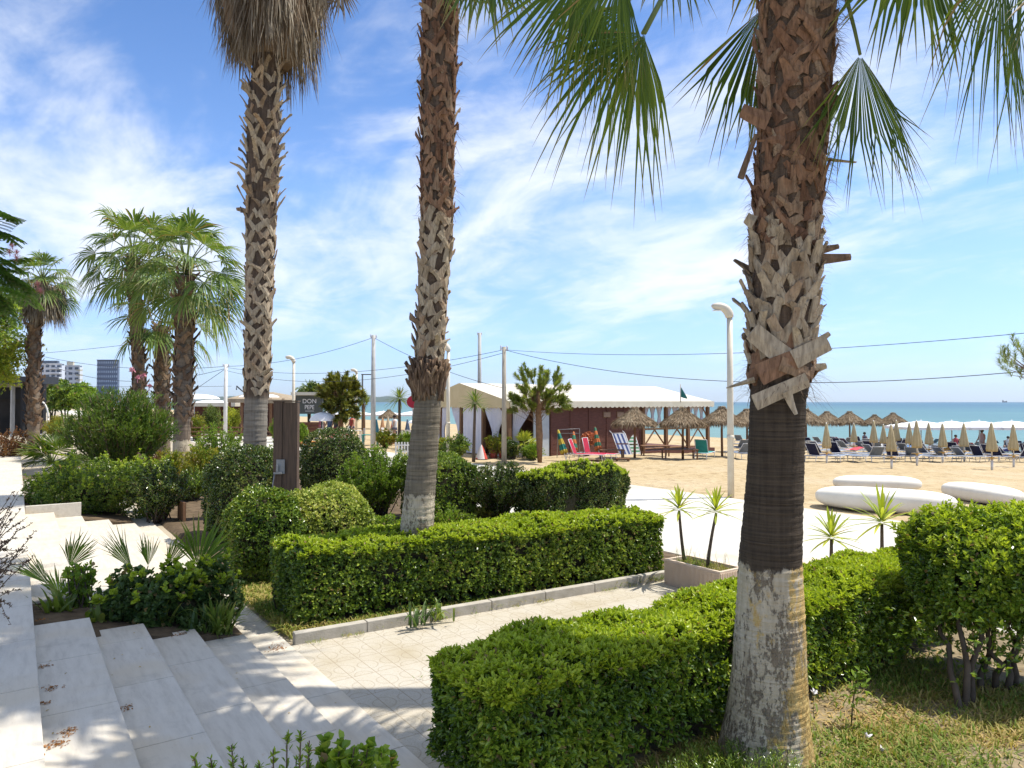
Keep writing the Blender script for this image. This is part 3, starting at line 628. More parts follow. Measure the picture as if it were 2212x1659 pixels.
# flared ruff where the bark has been shaved
mb = MB(); n = 150; th = rnd(n, 0, 6.283); zb = pz(868) + rnd(n, 0, .10); O = np.stack([np.cos(th), np.sin(th), 0 * th], -1)
c = np.stack([np.interp(zb, P[:, 2], P[:, 0]), np.interp(zb, P[:, 2], P[:, 1]), zb], -1); rr = np.interp(zb, P[:, 2], r)
t = np.linspace(0, 1, 6)
for i in range(n):
    l = R.uniform(.28, .5); tw = R.uniform(-.5, .5); ph = th[i] + tw * t ** 1.4; ro = rr[i] * .97 + .012 + .075 * t ** 2 * R.uniform(.2, 1.5) + .02 * np.sin(t * 6 + i)
    pts = np.stack([c[i, 0] + np.cos(ph) * ro, c[i, 1] + np.sin(ph) * ro, zb[i] + l * t], -1); mb.tube(pts, np.interp(t, [0, .5, 1], [.010, .024, .017]), 5, 0)
part('flared_ruff', mb, BOOTD, p2)
mb = MB(); top = P[-1] + np.array([0, 0, .0])
for i in range(30): palm_frond(mb, top, i * 2.39996, math.radians(80 - 80 * i / 29), R.uniform(.9, 1.2), R.uniform(1.0, 1.2), 24, .4, 0, 1, 2.1, .15)
part('crown', mb, [FANG, PETI], p2)
# drooping dead tips that reach into view
mb = MB()
for hb, tp in (((1010, -70), (1020, 10)), ((1060, -60), (1052, 30)), ((985, -90), (1000, -20)), ((1045, -110), (1100, 15))):
    hub = AT(*hb, 8.6); tip = AT(*tp, 8.5); fan(mb, hub, tip - hub, RGT, np.linalg.norm(tip - hub) * 1.2, 26, 1.2, .3, 0); mb.tube([P[-1] - np.array([0, 0, .6]), hub], [.03, .015], 5, 1)
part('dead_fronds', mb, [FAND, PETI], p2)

# --- left palm with a thatch of dead leaves
d3 = 15.2
rows = [(1150, 548, 26), (960, 551, 24), (880, 553, 24), (820, 556, 27), (600, 561, 29), (400, 566, 35), (250, 570, 37), (160, 575, 32), (0, 583, 32), (-330, 592, 30)]
P, r = prof_pts(rows, d3); r[3:] -= .030; P[0, 2] = -.05; pz = lambda y: AT(570, y, d3)[2]
p3 = thing('fan_palm', (P[0, 0], P[0, 1], 0), 'tall palm wearing a thick skirt of hanging dead leaves above a criss-cross trunk', 'palm tree', 'tall fan palms of the garden')
part('trunk', trunk_mesh(P, r, 40, .03, .012), trunkM('left_palm_trunk', (.25, .22, .175), (.13, .11, .085), None, 0, 26, .05, pz(860)), p3)
mb = MB(); boots(mb, pz(860), pz(470), P, r, 31, .28, .12, .032, .13, .60, 0, .25, (.6, .9)); boots(mb, pz(835), pz(800), P, r, 10, .24, .10, .032, .6, .5, 0, .4)
boots(mb, pz(480), pz(150), P, r, 27, .28, .10, .032, .50, .40, 0, .4); part('leaf_bases', mb, BOOT, p3)
mb = MB(); c = P[-1]; ax = lambda z: np.array([np.interp(z, P[:, 2], P[:, 0]), np.interp(z, P[:, 2], P[:, 1]), z])
zt = pz(-280); zbm = pz(205); q_ = .79
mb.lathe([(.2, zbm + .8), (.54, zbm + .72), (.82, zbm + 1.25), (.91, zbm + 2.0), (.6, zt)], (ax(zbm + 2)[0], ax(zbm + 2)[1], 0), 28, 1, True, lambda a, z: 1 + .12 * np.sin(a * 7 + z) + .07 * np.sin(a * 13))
n = 7600; z0 = zbm + 1.0 + (zt - zbm - 1.0) * rnd(n) ** .9; th = rnd(n, 0, 6.283); lob = 1 + .14 * np.sin(th * 3 + 1) + .08 * np.sin(th * 7)
rz = np.interp(z0, [zbm + .8, zbm + 1.5, zbm + 2.4, zt], [.63, .91, 1.05, .88]) * lob * rnd(n, .7, 1.06)
O = np.stack([np.cos(th), np.sin(th), 0 * th], -1); Pb = np.stack([ax(zbm + 2)[0] + O[:, 0] * rz, ax(zbm + 2)[1] + O[:, 1] * rz, z0], -1)
D = np.stack([O[:, 0] * .14, O[:, 1] * .14, -np.ones(n)], -1) + RN.normal(size=(n, 3)) * np.array([.13, .13, .05]); ln = rnd(n, .4, 1.06) * (1 + .25 * np.sin(th * 2 + .5))
strap(mb, Pb, D, ln, rnd(n, .008, .026), 0.02, 4, 0)
part('dead_leaf_skirt', mb, [STRAW, STRAWC], p3)
mb = MB()
for i in range(30): palm_frond(mb, P[-1], i * 2.39996, math.radians(82 - 66 * i / 29), R.uniform(.8, 1.1), R.uniform(.95, 1.1), 22, .4, 0, 1, 2.1, .1)
for hb, tp in (((700, -40), (712, 15)), ((735, -30), (730, 20))):
    hub = AT(*hb, 14.8); tip = AT(*tp, 14.8); fan(mb, hub, tip - hub, RGT, .7, 20, 1.0, .3, 2); mb.tube([P[-1], hub], [.04, .02], 5, 1)
part('crown', mb, [FANG, PETI, STRAW], p3)

# --- palms further off
def far_palm(base_px, d, hw, top_px, Rp, label, n=34, low=-70, skirt=None, mat=None, tops=None, white=None, group='palms along the far end of the garden', seg=24, bootm=None, leanrows=None, e0=86):
    rows = [(base_px[1], base_px[0], hw * 1.15)] + (leanrows or []) + [(top_px[1], top_px[0], hw)]
    P, r = prof_pts(rows, d); P[0, 2] = -.05; h = P[-1, 2]
    p = thing('fan_palm', (P[0, 0], P[0, 1], 0), label, 'palm tree', group)
    part('trunk', trunk_mesh(P, r * .86, 24, .06, .015), trunkM('palm_trunk_' + str(len(CACHE)), (.23, .18, .13), (.10, .075, .055), white, 0, 20, .06), p); CACHE['t%d' % len(CACHE)] = 1
    mb = MB(); boots(mb, (white or .6) + .5, h, P, r * .9, 13, .36, .17, .05, .3, .5, 0, .4); part('leaf_bases', mb, bootm or BOOTD, p)
    mb = MB(); sc = Rp * d / F
    for i in range(n):
        f = i / (n - 1); el = math.radians(e0 + (low - e0) * f ** .85); az = i * 2.39996 + R.uniform(-.2, .2)
        palm_frond(mb, P[-1] + np.array([0, 0, sc * .12 * (1 - f)]), az, el, sc * R.uniform(.46, .62), sc * R.uniform(.44, .56), seg, R.uniform(.35, .7), 2 if (skirt and f > .9) else 0, 1, R.uniform(1.3, 1.9), .10 + .14 * f, None, .02)
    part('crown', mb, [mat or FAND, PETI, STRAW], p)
    if skirt:
        mb = MB(); k = 1400; th = rnd(k, 0, 6.283); z0 = h - rnd(k, 0, skirt * .5); O = np.stack([np.cos(th), np.sin(th), 0 * th], -1); rr = (.12 + .30 * rnd(k)) * skirt
        strap(mb, np.stack([P[-1, 0] + O[:, 0] * rr, P[-1, 1] + O[:, 1] * rr, z0], -1), O * .35 + np.array([0, 0, -1]) + RN.normal(size=(k, 3)) * .15, skirt * rnd(k, .3, .75), .035, .05, 3, 0); part('dead_leaf_skirt', mb, STRAW, p)
    return p
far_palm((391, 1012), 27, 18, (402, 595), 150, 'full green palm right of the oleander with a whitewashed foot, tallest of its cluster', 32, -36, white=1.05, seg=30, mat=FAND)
far_palm((352, 1000), 32, 15, (349, 705), 128, 'short palm with shaggy dark trunk, its low fronds under the two taller crowns', 11, -22, bootm=BOOTD, e0=45)
far_palm((300, 1000), 30, 13, (287, 560), 125, 'palm behind the oleander, left and rear of the full green one, drooping grey-green fronds', 32, -40, seg=26, leanrows=[(800, 301, 13)])
far_palm((72, 975), 36, 12, (92, 612), 82, 'slim solitary palm beside the dark pergola with a brown collar of dead leaves', 30, -40, skirt=2.2, leanrows=[(700, 74, 12)])

# ------------------------------------------------------------------ hedges and shrubs
def shoots(mb, C, N, n, ln, lL, lW, mat=0):
    i = RN.integers(0, len(C), n); D = unit(N[i] * .6 + np.array([0, 0, .9]) + RN.normal(size=(n, 3)) * .25); c = C[i]
    for s in (.3, .65, 1.0): rosettes(mb, c + D * (ln * s * rnd(n, .6, 1.2))[:, None], D, 4, lL, lW, (.5, 1.2), mat)
def stems(mb, c, n, h, sp, r, mat=0):
    for i in range(n):
        a = R.uniform(0, 6.28); s = R.uniform(.2, 1) * sp; b = np.array([c[0] + math.cos(a) * s * .35, c[1] + math.sin(a) * s * .35, -.02]); e = np.array([c[0] + math.cos(a) * s, c[1] + math.sin(a) * s, h * R.uniform(.8, 1.1)])
        t = np.linspace(0, 1, 6)[:, None]; pt = b + (e - b) * t + np.array([[R.gauss(0, .03), R.gauss(0, .03), 0] for _ in range(6)]) * np.sin(t * 3.14); mb.tube(pt, np.linspace(r, r * .45, 6), 6, mat)
def hedge(name, lo, hi, label, cat, lm, n, k, lL, lW, r=.12, skip=(), depth=.10, wob=.035, sh=0, shl=.10, seed=0, core_in=.13, group=None, rise=0, gap=.1, skew=0):
    lo = np.array(lo, float); hi = np.array(hi, float)
    o = thing(name, ((lo[0] + hi[0]) / 2, (lo[1] + hi[1]) / 2, 0), label, cat, group)
    C, N = boxpts(n, lo + np.array([0, 0, gap]), hi, r, skip); C = C + N * sines(C, 3.2, wob, seed)[:, None] + N * sines(C, 9, wob * .35, seed)[:, None]
    if rise: C[:, 2] += rise * (C[:, 0] - lo[0]) / (hi[0] - lo[0]) * (C[:, 2] / hi[2])
    gp = np.sin(C[:, 0] * 7.1 + 2 * np.sin(C[:, 2] * 5 + C[:, 1] * 6)) * np.sin(C[:, 1] * 8.3 + C[:, 2] * 9.7 + C[:, 0] * 3.1) + RN.normal(size=len(C)) * .25; ok_ = gp < .78; C = C[ok_]; N = N[ok_]
    keep = (C[:, 2] > lo[2] + gap + .12) | (rnd(len(C)) < .45); C = C[keep]; N = N[keep]
    mb = MB(); ax = unit(N + np.array([0, 0, .55]) + RN.normal(size=C.shape) * .35)
    rosettes(mb, C - N * (depth * rnd(len(C)) ** 1.6)[:, None], ax, k, lL, lW)
    if sh:
        tp = N[:, 2] > .3; shoots(mb, C[tp], N[tp], sh, shl, lL, lW, 1)
    for q in mb.v: q[:, 1] -= skew * (q[:, 0] - lo[0])
    part('foliage', mb, [lm, LHB], o)
    mb = MB(); ci = core_in; a = lo + ci; b = hi - ci; a[2] = lo[2] + gap + .12
    nx = max(3, int((b[0] - a[0]) / .4)); mb.bx(a[0], b[0], a[1], b[1], a[2], b[2])
    L_ = hi[0] - lo[0]; ns = max(4, int(L_ / .22))
    for i in range(ns): mb_c = (lo[0] + (i + .5) * L_ / ns, (lo[1] + hi[1]) / 2); stems(mb, mb_c, 2, hi[2] * .45, (hi[1] - lo[1]) * .33, .012)
    for q in mb.v: q[:, 1] -= skew * (q[:, 0] - lo[0])
    part('branches', mb, TWIG, o); return o
def bush(name, c, rad, label, cat, lm, n, k, lL, lW, zmin=-.55, pw=1.0, depth=.12, wob=.06, sh=0, shl=.1, seed=0, core=.78, group=None, nst=6, lo_=False, sr=.016):
    c = np.asarray(c, float); rad = np.asarray(rad, float)
    o = thing(name, (c[0], c[1], 0), label, cat, group)
    C, N = ellpts(n, c, rad, zmin, pw); C = C + N * sines(C, 2.6 / max(.4, rad.min()), wob, seed)[:, None] + N * sines(C, 7 / max(.4, rad.min()), wob * .5, seed)[:, None]
    ax = unit(N + np.array([0, 0, .5]) + RN.normal(size=C.shape) * .35)
    mb = MB(); rosettes(mb, C - N * (depth * rnd(len(C)) ** 1.5)[:, None], ax, k, lL, lW, lo=lo_)
    if sh: shoots(mb, C[N[:, 2] > .2], N[N[:, 2] > .2], sh, shl, lL, lW, 1)
    part('foliage', mb, [lm, LHB], o)
    mb = MB()
    if core > 0:
        th = np.linspace(math.acos(max(zmin, -.98)), 0.02, 9); mb.lathe([(math.sin(t) * rad[0] * core, c[2] + math.cos(t) * rad[2] * core) for t in th], (c[0], c[1], 0), 18)
    stems(mb, c, nst, c[2], rad[0] * .55, sr); part('branches', mb, TWIG if core > 0 else BARK, o); return o
def loose(name, c, rad, label, cat, lm, nb, per, lL, lW, group=None, tilt=(.3, 1.1), zlow=.15, lo_=False, k=1, bark=None, br=.014):
    """open shrub: branches from the foot with leaves along them"""
    c = np.asarray(c, float); rad = np.asarray(rad, float); o = thing(name, (c[0], c[1], 0), label, cat, group); mb = MB(); bb = MB()
    for i in range(nb):
        u = rvec(1)[0]; u[2] = abs(u[2]) * 1.1 - .25; e = c + u * rad * R.uniform(.75, 1.05); b = np.array([c[0] + R.gauss(0, .08), c[1] + R.gauss(0, .08), max(0, c[2] - rad[2] * 1.4)])
        b[2] = 0 if c[2] < 2.5 else b[2]
        t = np.linspace(0, 1, 7)[:, None]; m_ = (b + e) / 2 + np.array([R.gauss(0, .1), R.gauss(0, .1), rad[2] * .3]) * .6; pt = (1 - t) ** 2 * b + 2 * t * (1 - t) * m_ + t * t * e
        bb.tube(pt, np.linspace(br, br * .3, 7), 5)
        s = zlow + (1 - zlow) * rnd(per) ** .7; P = np.stack([np.interp(s, t[:, 0], pt[:, j]) for j in range(3)], -1); A = unit(e - m_ + np.array([0, 0, .3]))[None] + RN.normal(size=(per, 3)) * .3
        rosettes(mb, P + RN.normal(size=(per, 3)) * lL * .5, A, 3 * k, lL, lW, tilt, lo=lo_)
    part('foliage', mb, lm, o); part('branches', bb, bark or BARK, o); return o

# centre hedge
hy = G(652, 1366)[1] + .02; hx0, hx1 = G(652, 1366)[0] - .05, G(1440, 1247)[0] + .05
hedge('clipped_hedge', (hx0, hy, .0), (hx1, hy + 1.0, .84), 'long clipped box-shaped hedge running beside the kerb towards the planter', 'hedge', LC, 19000, 5, .049, .026, .10, sh=1700, shl=.04, seed=1, gap=.05, skew=.115, depth=.14, wob=.03)
# near hedge
nx0 = G(925, 1425, .8)[0]; ny1 = P0
hedge('clipped_hedge', (nx0, ny1 - .78, .0), (8.1, ny1, .80), 'bright green clipped hedge in front, passing behind the near palm trunk', 'hedge', LH, 24000, 6, .050, .022, .12, sh=4200, shl=.05, seed=4, wob=.036, depth=.13)
# right topiary bush on bare stems
cb = AT(2158, 1236, 6.25)
o = bush('round_bush', (cb[0], cb[1], .98), (.69, .69, .55), 'big round clipped bush on several bare stems at the right edge', 'bush', LH, 7600, 6, .050, .024, -.72, .92, .16, .05, 420, .07, 3, .74, None, 0)
mb = MB()
for px, py, tx, ty in ((2085, 1540, 2070, 1300), (2100, 1530, 2110, 1290), (2120, 1500, 2150, 1330), (2150, 1500, 2140, 1330), (2175, 1500, 2205, 1310), (2190, 1490, 2190, 1320), (2075, 1545, 2030, 1320)):
    b = G(px, py); e = AT(tx, ty, 6.1 + R.uniform(-.1, .1)); t = np.linspace(0, 1, 6)[:, None]; pt = b + (e - b) * t; pt[1:-1] += RN.normal(size=(4, 3)) * .025; mb.tube(pt, np.linspace(.030, .016, 6), 8)
part('stems', mb, BARK, o)
mb = MB(); C = cb + RN.normal(size=(900, 3)) * np.array([.38, .38, .14]) - RGT * .12; C[:, 2] = .2 + .6 * rnd(900) ** .6; rosettes(mb, C, RN.normal(size=(900, 3)) + np.array([0, 0, .5]), 4, .05, .024); part('lower_sprigs', mb, LH, o)
# topiaries
def at_base(px, py): return G(px, py)
def topi(px, pyb, hwpx, pytop, **kw):
    b = G(px, pyb); d = dep(b); top = AT(px, pytop, d)[2]; return b, hwpx * d / F, top
b, rx, tp = topi(572, 1258, 80, 1062)
bush('topiary_ball', (b[0], b[1], tp * .52), (rx, rx, tp * .50), 'dark clipped ball at the left end of the box hedge', 'topiary', LC, 5200, 4, .044, .025, -.85, .85, .09, .03, 0, .03, 2, .84)
b, rx, tp = topi(700, 1222, 104, 1050)
bush('topiary_dome', (b[0], b[1], tp * .42), (rx, rx * .9, tp * .58), 'pale yellow-green variegated dome behind the box hedge', 'topiary', LV, 6200, 5, .050, .026, -.7, .85, .10, .03, 0, .1, 5, .82)
b, rx, tp = topi(512, 1165, 86, 972)
bush('topiary_dome', (b[0] + .15, b[1], tp * .45), (rx, rx, tp * .56), 'tall dark clipped dome just left of the wooden shower post', 'topiary', LD, 6200, 4, .050, .028, -.8, .75, .10, .035, 0, .03, 7, .84)
b, rx, tp = topi(722, 1085, 76, 934)
bush('round_bush', (b[0], b[1], tp * .5), (rx, rx, tp * .52), 'glossy dark rounded shrub with white glints right of the shower post', 'bush', LD, 5600, 4, .055, .028, -.8, .85, .12, .06, 0, .1, 9, .82)
b, rx, tp = topi(818, 1120, 82, 950)
loose('garden_shrub', (b[0], b[1], tp * .55), (rx, rx, tp * .5), 'loose light green shrub between the shower post and the middle palm', 'shrub', LB, 130, 60, .06, .022)
b, rx, tp = topi(772, 1128, 60, 985)
loose('garden_shrub', (b[0], b[1], tp * .5), (rx, rx, tp * .5), 'airy olive shrub tucked in front of the glossy rounded one', 'shrub', LB, 80, 50, .05, .022)
b = G(985, 1135); d = dep(b); e = G(1040, 1130)
hedge('clipped_hedge', (b[0] - .65, b[1], 0), (e[0] + .1, b[1] + 1.3, AT(985, 990, d + .6)[2]), 'squat clipped hedge block touching the right side of the middle palm', 'hedge', LC, 6500, 4, .045, .024, .2, seed=11, wob=.07)
b = G(1105, 1130); d = dep(b)
loose('garden_shrub', (b[0], b[1] + .5, .72), (.95, .95, .62), 'greyish olive untrimmed shrub between two clipped hedge blocks', 'shrub', LD, 160, 56, .05, .024)
a = G(1105, 1128); e = G(1345, 1112); d = dep(e)
hedge('clipped_hedge', (a[0], e[1] - .35, 0), (e[0], e[1] + .65, AT(1340, 1004, d)[2] - .05), 'clipped hedge block with bronze-tinged top whose right end meets the promenade', 'hedge', LD, 13000, 4, .050, .027, .2, seed=13, wob=.08, sh=700, shl=.06)
for px, py, rr, hh, lm, lb in ((962, 1140, .55, .45, LB, 'low sprawling weed beside the whitewashed foot of the middle palm'), (1035, 1125, .5, .42, LY, 'low shrub with yellowing leaves in front of the hedge blocks'), (845, 1165, .5, .5, LB, 'low leafy clump between the pale dome and the middle palm'), (1180, 1125, .5, .3, LC, 'low tuft in the gap between the two long hedges')):
    b = G(px, py); loose('garden_shrub', (b[0], b[1], hh * .5), (rr, rr, hh * .6), lb, 'shrub', lm, 24, 26, .06, .026)
# dark low shrub at the far end of the stairs and its neighbours
b = G(215, 1128); d = dep(b)
bush('spreading_shrub', (b[0] + .1, b[1] + .45, .60), (1.35, .95, .60), 'dark spreading shrub overhanging the top of the far stairs', 'shrub', LC, 9000, 5, .055, .024, -.85, .85, .25, .10, 220, .12, 15, .5)
for px, py, rw, tpx, lm, lb, n_ in ((345, 1128, 70, 985, LD, 'mid-green shrub between the dark spreading one and the clipped dome', 60), (372, 1045, 52, 960, LY, 'yellow-tinged shrub at the foot of the whitewashed palm', 50), (300, 1060, 48, 1000, LB, 'small bright shrub under the oleander', 40), (470, 1030, 62, 905, LB, 'bright green bushy shrub left of the skirted palm trunk', 90), (438, 1052, 46, 950, LY, 'golden-leaved shrub just right of the whitewashed palm', 50), (415, 1085, 50, 1010, LC, 'small dark green shrub against the left side of the tall clipped dome', 40), (330, 1030, 22, 960, LR, 'small red-leaved shrub beside the whitewashed palm', 26), (612, 1060, 40, 925, LB, 'slender green shrub half hidden by the shower post', 40)):
    b = G(px, py); d = dep(b); rr = rw * d / F; tp = AT(px, tpx, d)[2]
    loose('garden_shrub', (b[0], b[1], tp * .5), (rr, rr, tp * .52), lb, 'shrub', lm, n_, 40, .07, .03, k=1)
b = G(258, 1062); d = dep(b); tp = AT(258, 822, d)[2]; rr = 112 * d / F
o = loose('oleander', (b[0], b[1], tp * .62), (rr, rr, tp * .38), 'large dark oleander with long narrow leaves and a few pink flowers', 'shrub', LO, 150, 60, .15, .026, tilt=(.25, .9), k=1, br=.03)
for px, py in ((285, 800), (297, 818), (310, 812), (322, 835), (300, 985), (308, 996)): mb = MB(); q_ = AT(px, py, d - .6); rosettes(mb, np.repeat(q_[None], 3, 0), rvec(3) + np.array([0, 0, 1]), 8, .09, .05, (.6, 1.2)); mb.tube([q_ - [0, 0, .12], q_ + [0, 0, .02]], .012, 5); part('flower', mb, M('pink_petal', (.62, .28, .32), None, 3, .6), o)
b = G(112, 1030); d = dep(b); mb = MB()
o = thing('dwarf_fan_palm', b, 'stemless fan palm clump spreading wide leaves beside the far stairs', 'palm', None); hub = b + np.array([0, 0, .45])
for i in range(16):
    az = i * 2.39996; el = math.radians(R.uniform(5, 75)); palm_frond(mb, hub, az, el, R.uniform(.45, .7), R.uniform(.75, .95), 28, .15, 0, 1, 1.7, .1)
part('fronds', mb, [FANG, PETI], o)
b = G(8, 1018); loose('barberry_bush', (b[0], b[1], .95), (1.0, 1.0, .8), 'rust-red barberry bush at the left edge by the dark pergola', 'shrub', LR, 80, 44, .06, .03)
b = G(132, 960); loose('garden_shrub', (b[0], b[1], 1.0), (1.05, 1.05, .95), 'round yellow-green shrub on the path beyond the stemless fan palm', 'shrub', LY, 90, 50, .10, .03, lo_=True)
# purple-leaved twigs at the left edge, beside the landing
b = np.array([-1.55, 5.4, Z_A]); o = thing('barberry_bush', b, 'purple-leaved bush poking thin twigs over the landing at the left edge', 'shrub'); mb = MB(); bb = MB()
tw = [((25, 1120), .0), ((70, 1128), .1), ((60, 1185), -.1), ((75, 1150), .1), ((30, 1215), 0), ((20, 1280), .1), ((45, 1240), -.1), ((20, 1090), .2), ((40, 1060), .3), ((15, 1180), .2), ((35, 1160), 0), ((5, 1250), 0), ((22, 1310), -.1)]
for i, (t_, dd) in enumerate(tw * 3):
    e = AT(t_[0] + R.uniform(-28, 4) * (i > 12), t_[1] + R.uniform(-40, 60) * (i > 12), 5.6 + dd + R.uniform(-.2, .2)); s = AT(-90 + R.uniform(-40, 30), 1290 + R.uniform(-60, 90), 5.5); t = np.linspace(0, 1, 9)[:, None]; pt = s + (e - s) * t; pt[:, 2] += .08 * np.sin(t[:, 0] * 3.14) + RN.normal(size=9) * .006; bb.tube(pt, np.linspace(.006, .0018, 9), 4)
    q = rnd(34, .15, 1); P_ = np.stack([np.interp(q, t[:, 0], pt[:, j]) for j in range(3)], -1); rosettes(mb, P_, rvec(34) + unit(e - s), 2, .022, .011, (.6, 1.3))
part('foliage', mb, LP, o); part('branches', bb, BARK, o)

# plants in the near planting box
def fan_seedling(px, py, tips, label, zb=.2):
    mb = MB(); b = G(px, py, zb); o = thing('young_fan_palm', b, label, 'palm', 'young palms in the planting box')
    for (hx, hy_, tx, ty, dd, spd, tw) in tips:
        hub = AT(hx, hy_, dep(b) + dd); tip = AT(tx, ty, dep(b) + dd + .05); sd = RGT * math.cos(tw) + FWD * math.sin(tw); mb.tube([b, (b + hub) / 2 + np.array([0, 0, .02]), hub], [.010, .008, .006], 5, 1)
        fan(mb, hub, tip - hub, sd, np.linalg.norm(tip - hub) * 1.12, 22, spd, .05, 0, .35, .55, .1, .02)
    for i in range(5):
        palm_frond(mb, b + np.array([0, 0, .02]), R.uniform(0, 6.28), math.radians(R.uniform(48, 80)), R.uniform(.12, .26), R.uniform(.28, .40), 18, .1, 0, 1, R.uniform(.5, .9), .1, None, .007)
    part('fronds', mb, [YFAN, PETI], o)
fan_seedling(140, 1330, [(105, 1262, 35, 1212, -.05, .42, .6), (150, 1222, 190, 1150, .2, .65, .3)], 'young palm with two narrow leaves, leftmost in the planting box')
fan_seedling(290, 1320, [(285, 1228, 235, 1150, .2, .35, .3), (320, 1222, 310, 1155, .25, .5, 1.0), (360, 1225, 400, 1150, .1, .45, .5)], 'young palm with three upright leaves, in the middle of the planting box')
fan_seedling(430, 1325, [(428, 1225, 465, 1118, .3, .9, .2)], 'young palm with one broad leaf, rightmost in the planting box')
def clump(name, px, py, n, ln, wd, label, cat, lm=None, z=0.05, spread=.12, el=(50, 88), dr=.4, d=None):
    b = G(px, py, z); mb = MB(); az = rnd(n, 0, 6.283); e = np.radians(rnd(n, *el)); D = np.stack([np.cos(az) * np.cos(e), np.sin(az) * np.cos(e), np.sin(e)], -1)
    strap(mb, b + np.stack([RN.normal(size=n) * spread * .5, RN.normal(size=n) * spread * .5, 0 * az], -1), D, ln * rnd(n, .5, 1.15), wd * rnd(n, .7, 1.2), dr * rnd(n, .4, 1.5), 6)
    return solo(name, mb, lm or LS, label, cat, None, b)
clump('iris_clump', 470, 1372, 64, .56, .036, 'iris clump with long arching leaves at the right end of the planting box', 'iris', z=.12)
clump('iris_clump', 125, 1335, 40, .46, .042, 'broad-leaved iris clump with a yellowed leaf at the left end of the planting box', 'iris', z=.3)
clump('iris_clump', 265, 1335, 16, .38, .055, 'sparse iris with a few wide dark blades in the middle of the planting box', 'iris', LI, z=.25)
clump('iris_clump', 345, 1352, 44, .50, .034, 'tall strappy iris clump in front of the ivy bush in the planting box', 'iris', LS, z=.2)
clump('iris_clump', 205, 1345, 20, .36, .05, 'low iris clump with broad bent blades between the two left young palms', 'iris', LS, z=.3, dr=.8)
clump('iris_clump', 425, 1372, 46, .50, .030, 'dense narrow-bladed iris clump at the foot of the broad-leaved young palm', 'iris', LI, z=.12)
clump('iris_clump', 905, 1350, 22, .46, .030, 'iris in the grass under the box hedge, dark blades', 'iris', LI, z=.05, dr=.6)
clump('iris_clump', 952, 1338, 15, .52, .034, 'iris with yellowing drooping blades at the kerb under the box hedge', 'iris', LS, z=.05, dr=.9)
b = G(375, 1340, .2); o = bush('ivy_bush', (b[0], b[1] + .06, .37), (.56, .34, .34), 'dark ivy-like bush filling the planting box between the young palms', 'bush', LI, 1900, 5, .058, .046, -.8, .9, .14, .09, 90, .09, 21, .45)
b = G(165, 1320, .3); loose('ivy_bush', (b[0] + .03, b[1], .66), (.16, .16, .17), 'light green vine climbing the leftmost young palm', 'vine', LB, 14, 14, .06, .05)
# sprigs at the bottom edge
b = AT(600, 1720, 3.25); b[2] = .15; o = thing('leafy_shrub', b, 'leafy ground shrub with upright sprigs at the bottom edge, overlapping the steps', 'shrub'); mb = MB(); bb = MB()
for i, (px, py) in enumerate([(500, 1610), (525, 1640), (560, 1650), (590, 1620), (620, 1590), (650, 1578), (668, 1600), (700, 1605), (735, 1600), (765, 1615), (795, 1612), (825, 1625), (850, 1640), (420, 1640), (455, 1638), (640, 1640), (700, 1645), (750, 1640), (800, 1650), (480, 1660), (600, 1660), (680, 1670)]):
    e = AT(px, py, 3.25 + R.uniform(-.12, .12)); s = AT(600 + (px - 600) * .8, 1850, 3.25); s[2] = max(s[2], .12); t = np.linspace(0, 1, 6)[:, None]; pt = s + (e - s) * t; bb.tube(pt, np.linspace(.008, .003, 6), 5)
    big = px > 690; q = rnd(26, .25, 1); P_ = np.stack([np.interp(q, t[:, 0], pt[:, j]) for j in range(3)], -1); rosettes(mb, P_, unit(e - s) + rvec(26) * .4, 3, .052 if big else .034, .05 if big else .012, (.5, 1.2))
part('foliage', mb, LB, o); part('branches', bb, BARK, o)
# low conifer tuft in front of the near palm
b = AT(1575, 1700, 4.35); b[2] = .02; mb = MB(); n = 420
az = rnd(n, 0, 6.28); rr = rnd(n) ** .5 * .42; P_ = np.stack([b[0] + np.cos(az) * rr * 1.3, b[1] + np.sin(az) * rr * .8, .02 + 0 * az], -1); D = np.stack([np.cos(az) * .35, np.sin(az) * .35, 1 + 0 * az], -1) + RN.normal(size=(n, 3)) * .25
for s in np.linspace(.03, .20, 8): rosettes(mb, P_ + unit(D) * s, D, 5, .035, .006, (.5, 1.1), lo=True)
solo('juniper_tuft', mb, LC, 'low dark juniper tuft growing in front of the near palm base', 'shrub', None, b)
# sapling with pale leaves
b = G(1838, 1580); d = dep(b); mb = MB(); pts = np.array([b, AT(1842, 1520, d), AT(1850, 1470, d), AT(1862, 1450, d)]); o = thing('sapling', b, 'thin sapling with pale sunlit leaves standing in the dry grass right of the near palm', 'sapling'); mb.tube(pts, [.006, .005, .004, .002], 5); part('stem', mb, BARK, o)
mb = MB(); q = rnd(60, .3, 1); P_ = np.stack([np.interp(q, np.linspace(0, 1, 4), pts[:, j]) for j in range(3)], -1) + RN.normal(size=(60, 3)) * .035; leaves(mb, P_, rvec(60) + np.array([0, 0, .2]), rvec(60) * .5 + np.array([0, 0, 1]), .06, .024); part('foliage', mb, LB, o)
PETAL = M('white_petal', (.78, .74, .74), None, 3, .7)
for i, (px, py, lb) in enumerate(((1758, 1500, 'white trumpet flower on a stalk next to the near palm trunk'), (1872, 1612, 'fallen white blossom lying in the grass below the sapling'), (1905, 1640, 'white blossom in the grass near the bottom edge, right of the juniper tuft'))):
    b = G(px, py + (60 if i == 0 else 0)); mb = MB(); c = AT(px, py, dep(b)); c = c if i == 0 else b + np.array([0, 0, .06]); rosettes(mb, c[None], np.array([[.3, -.2, 1.0]]), 6, .045, .024, (.6, .9)); mb.tube([b, c], .003, 4, 1); solo('white_flower', mb, [PETAL, LS], lb, 'flower', None, b)
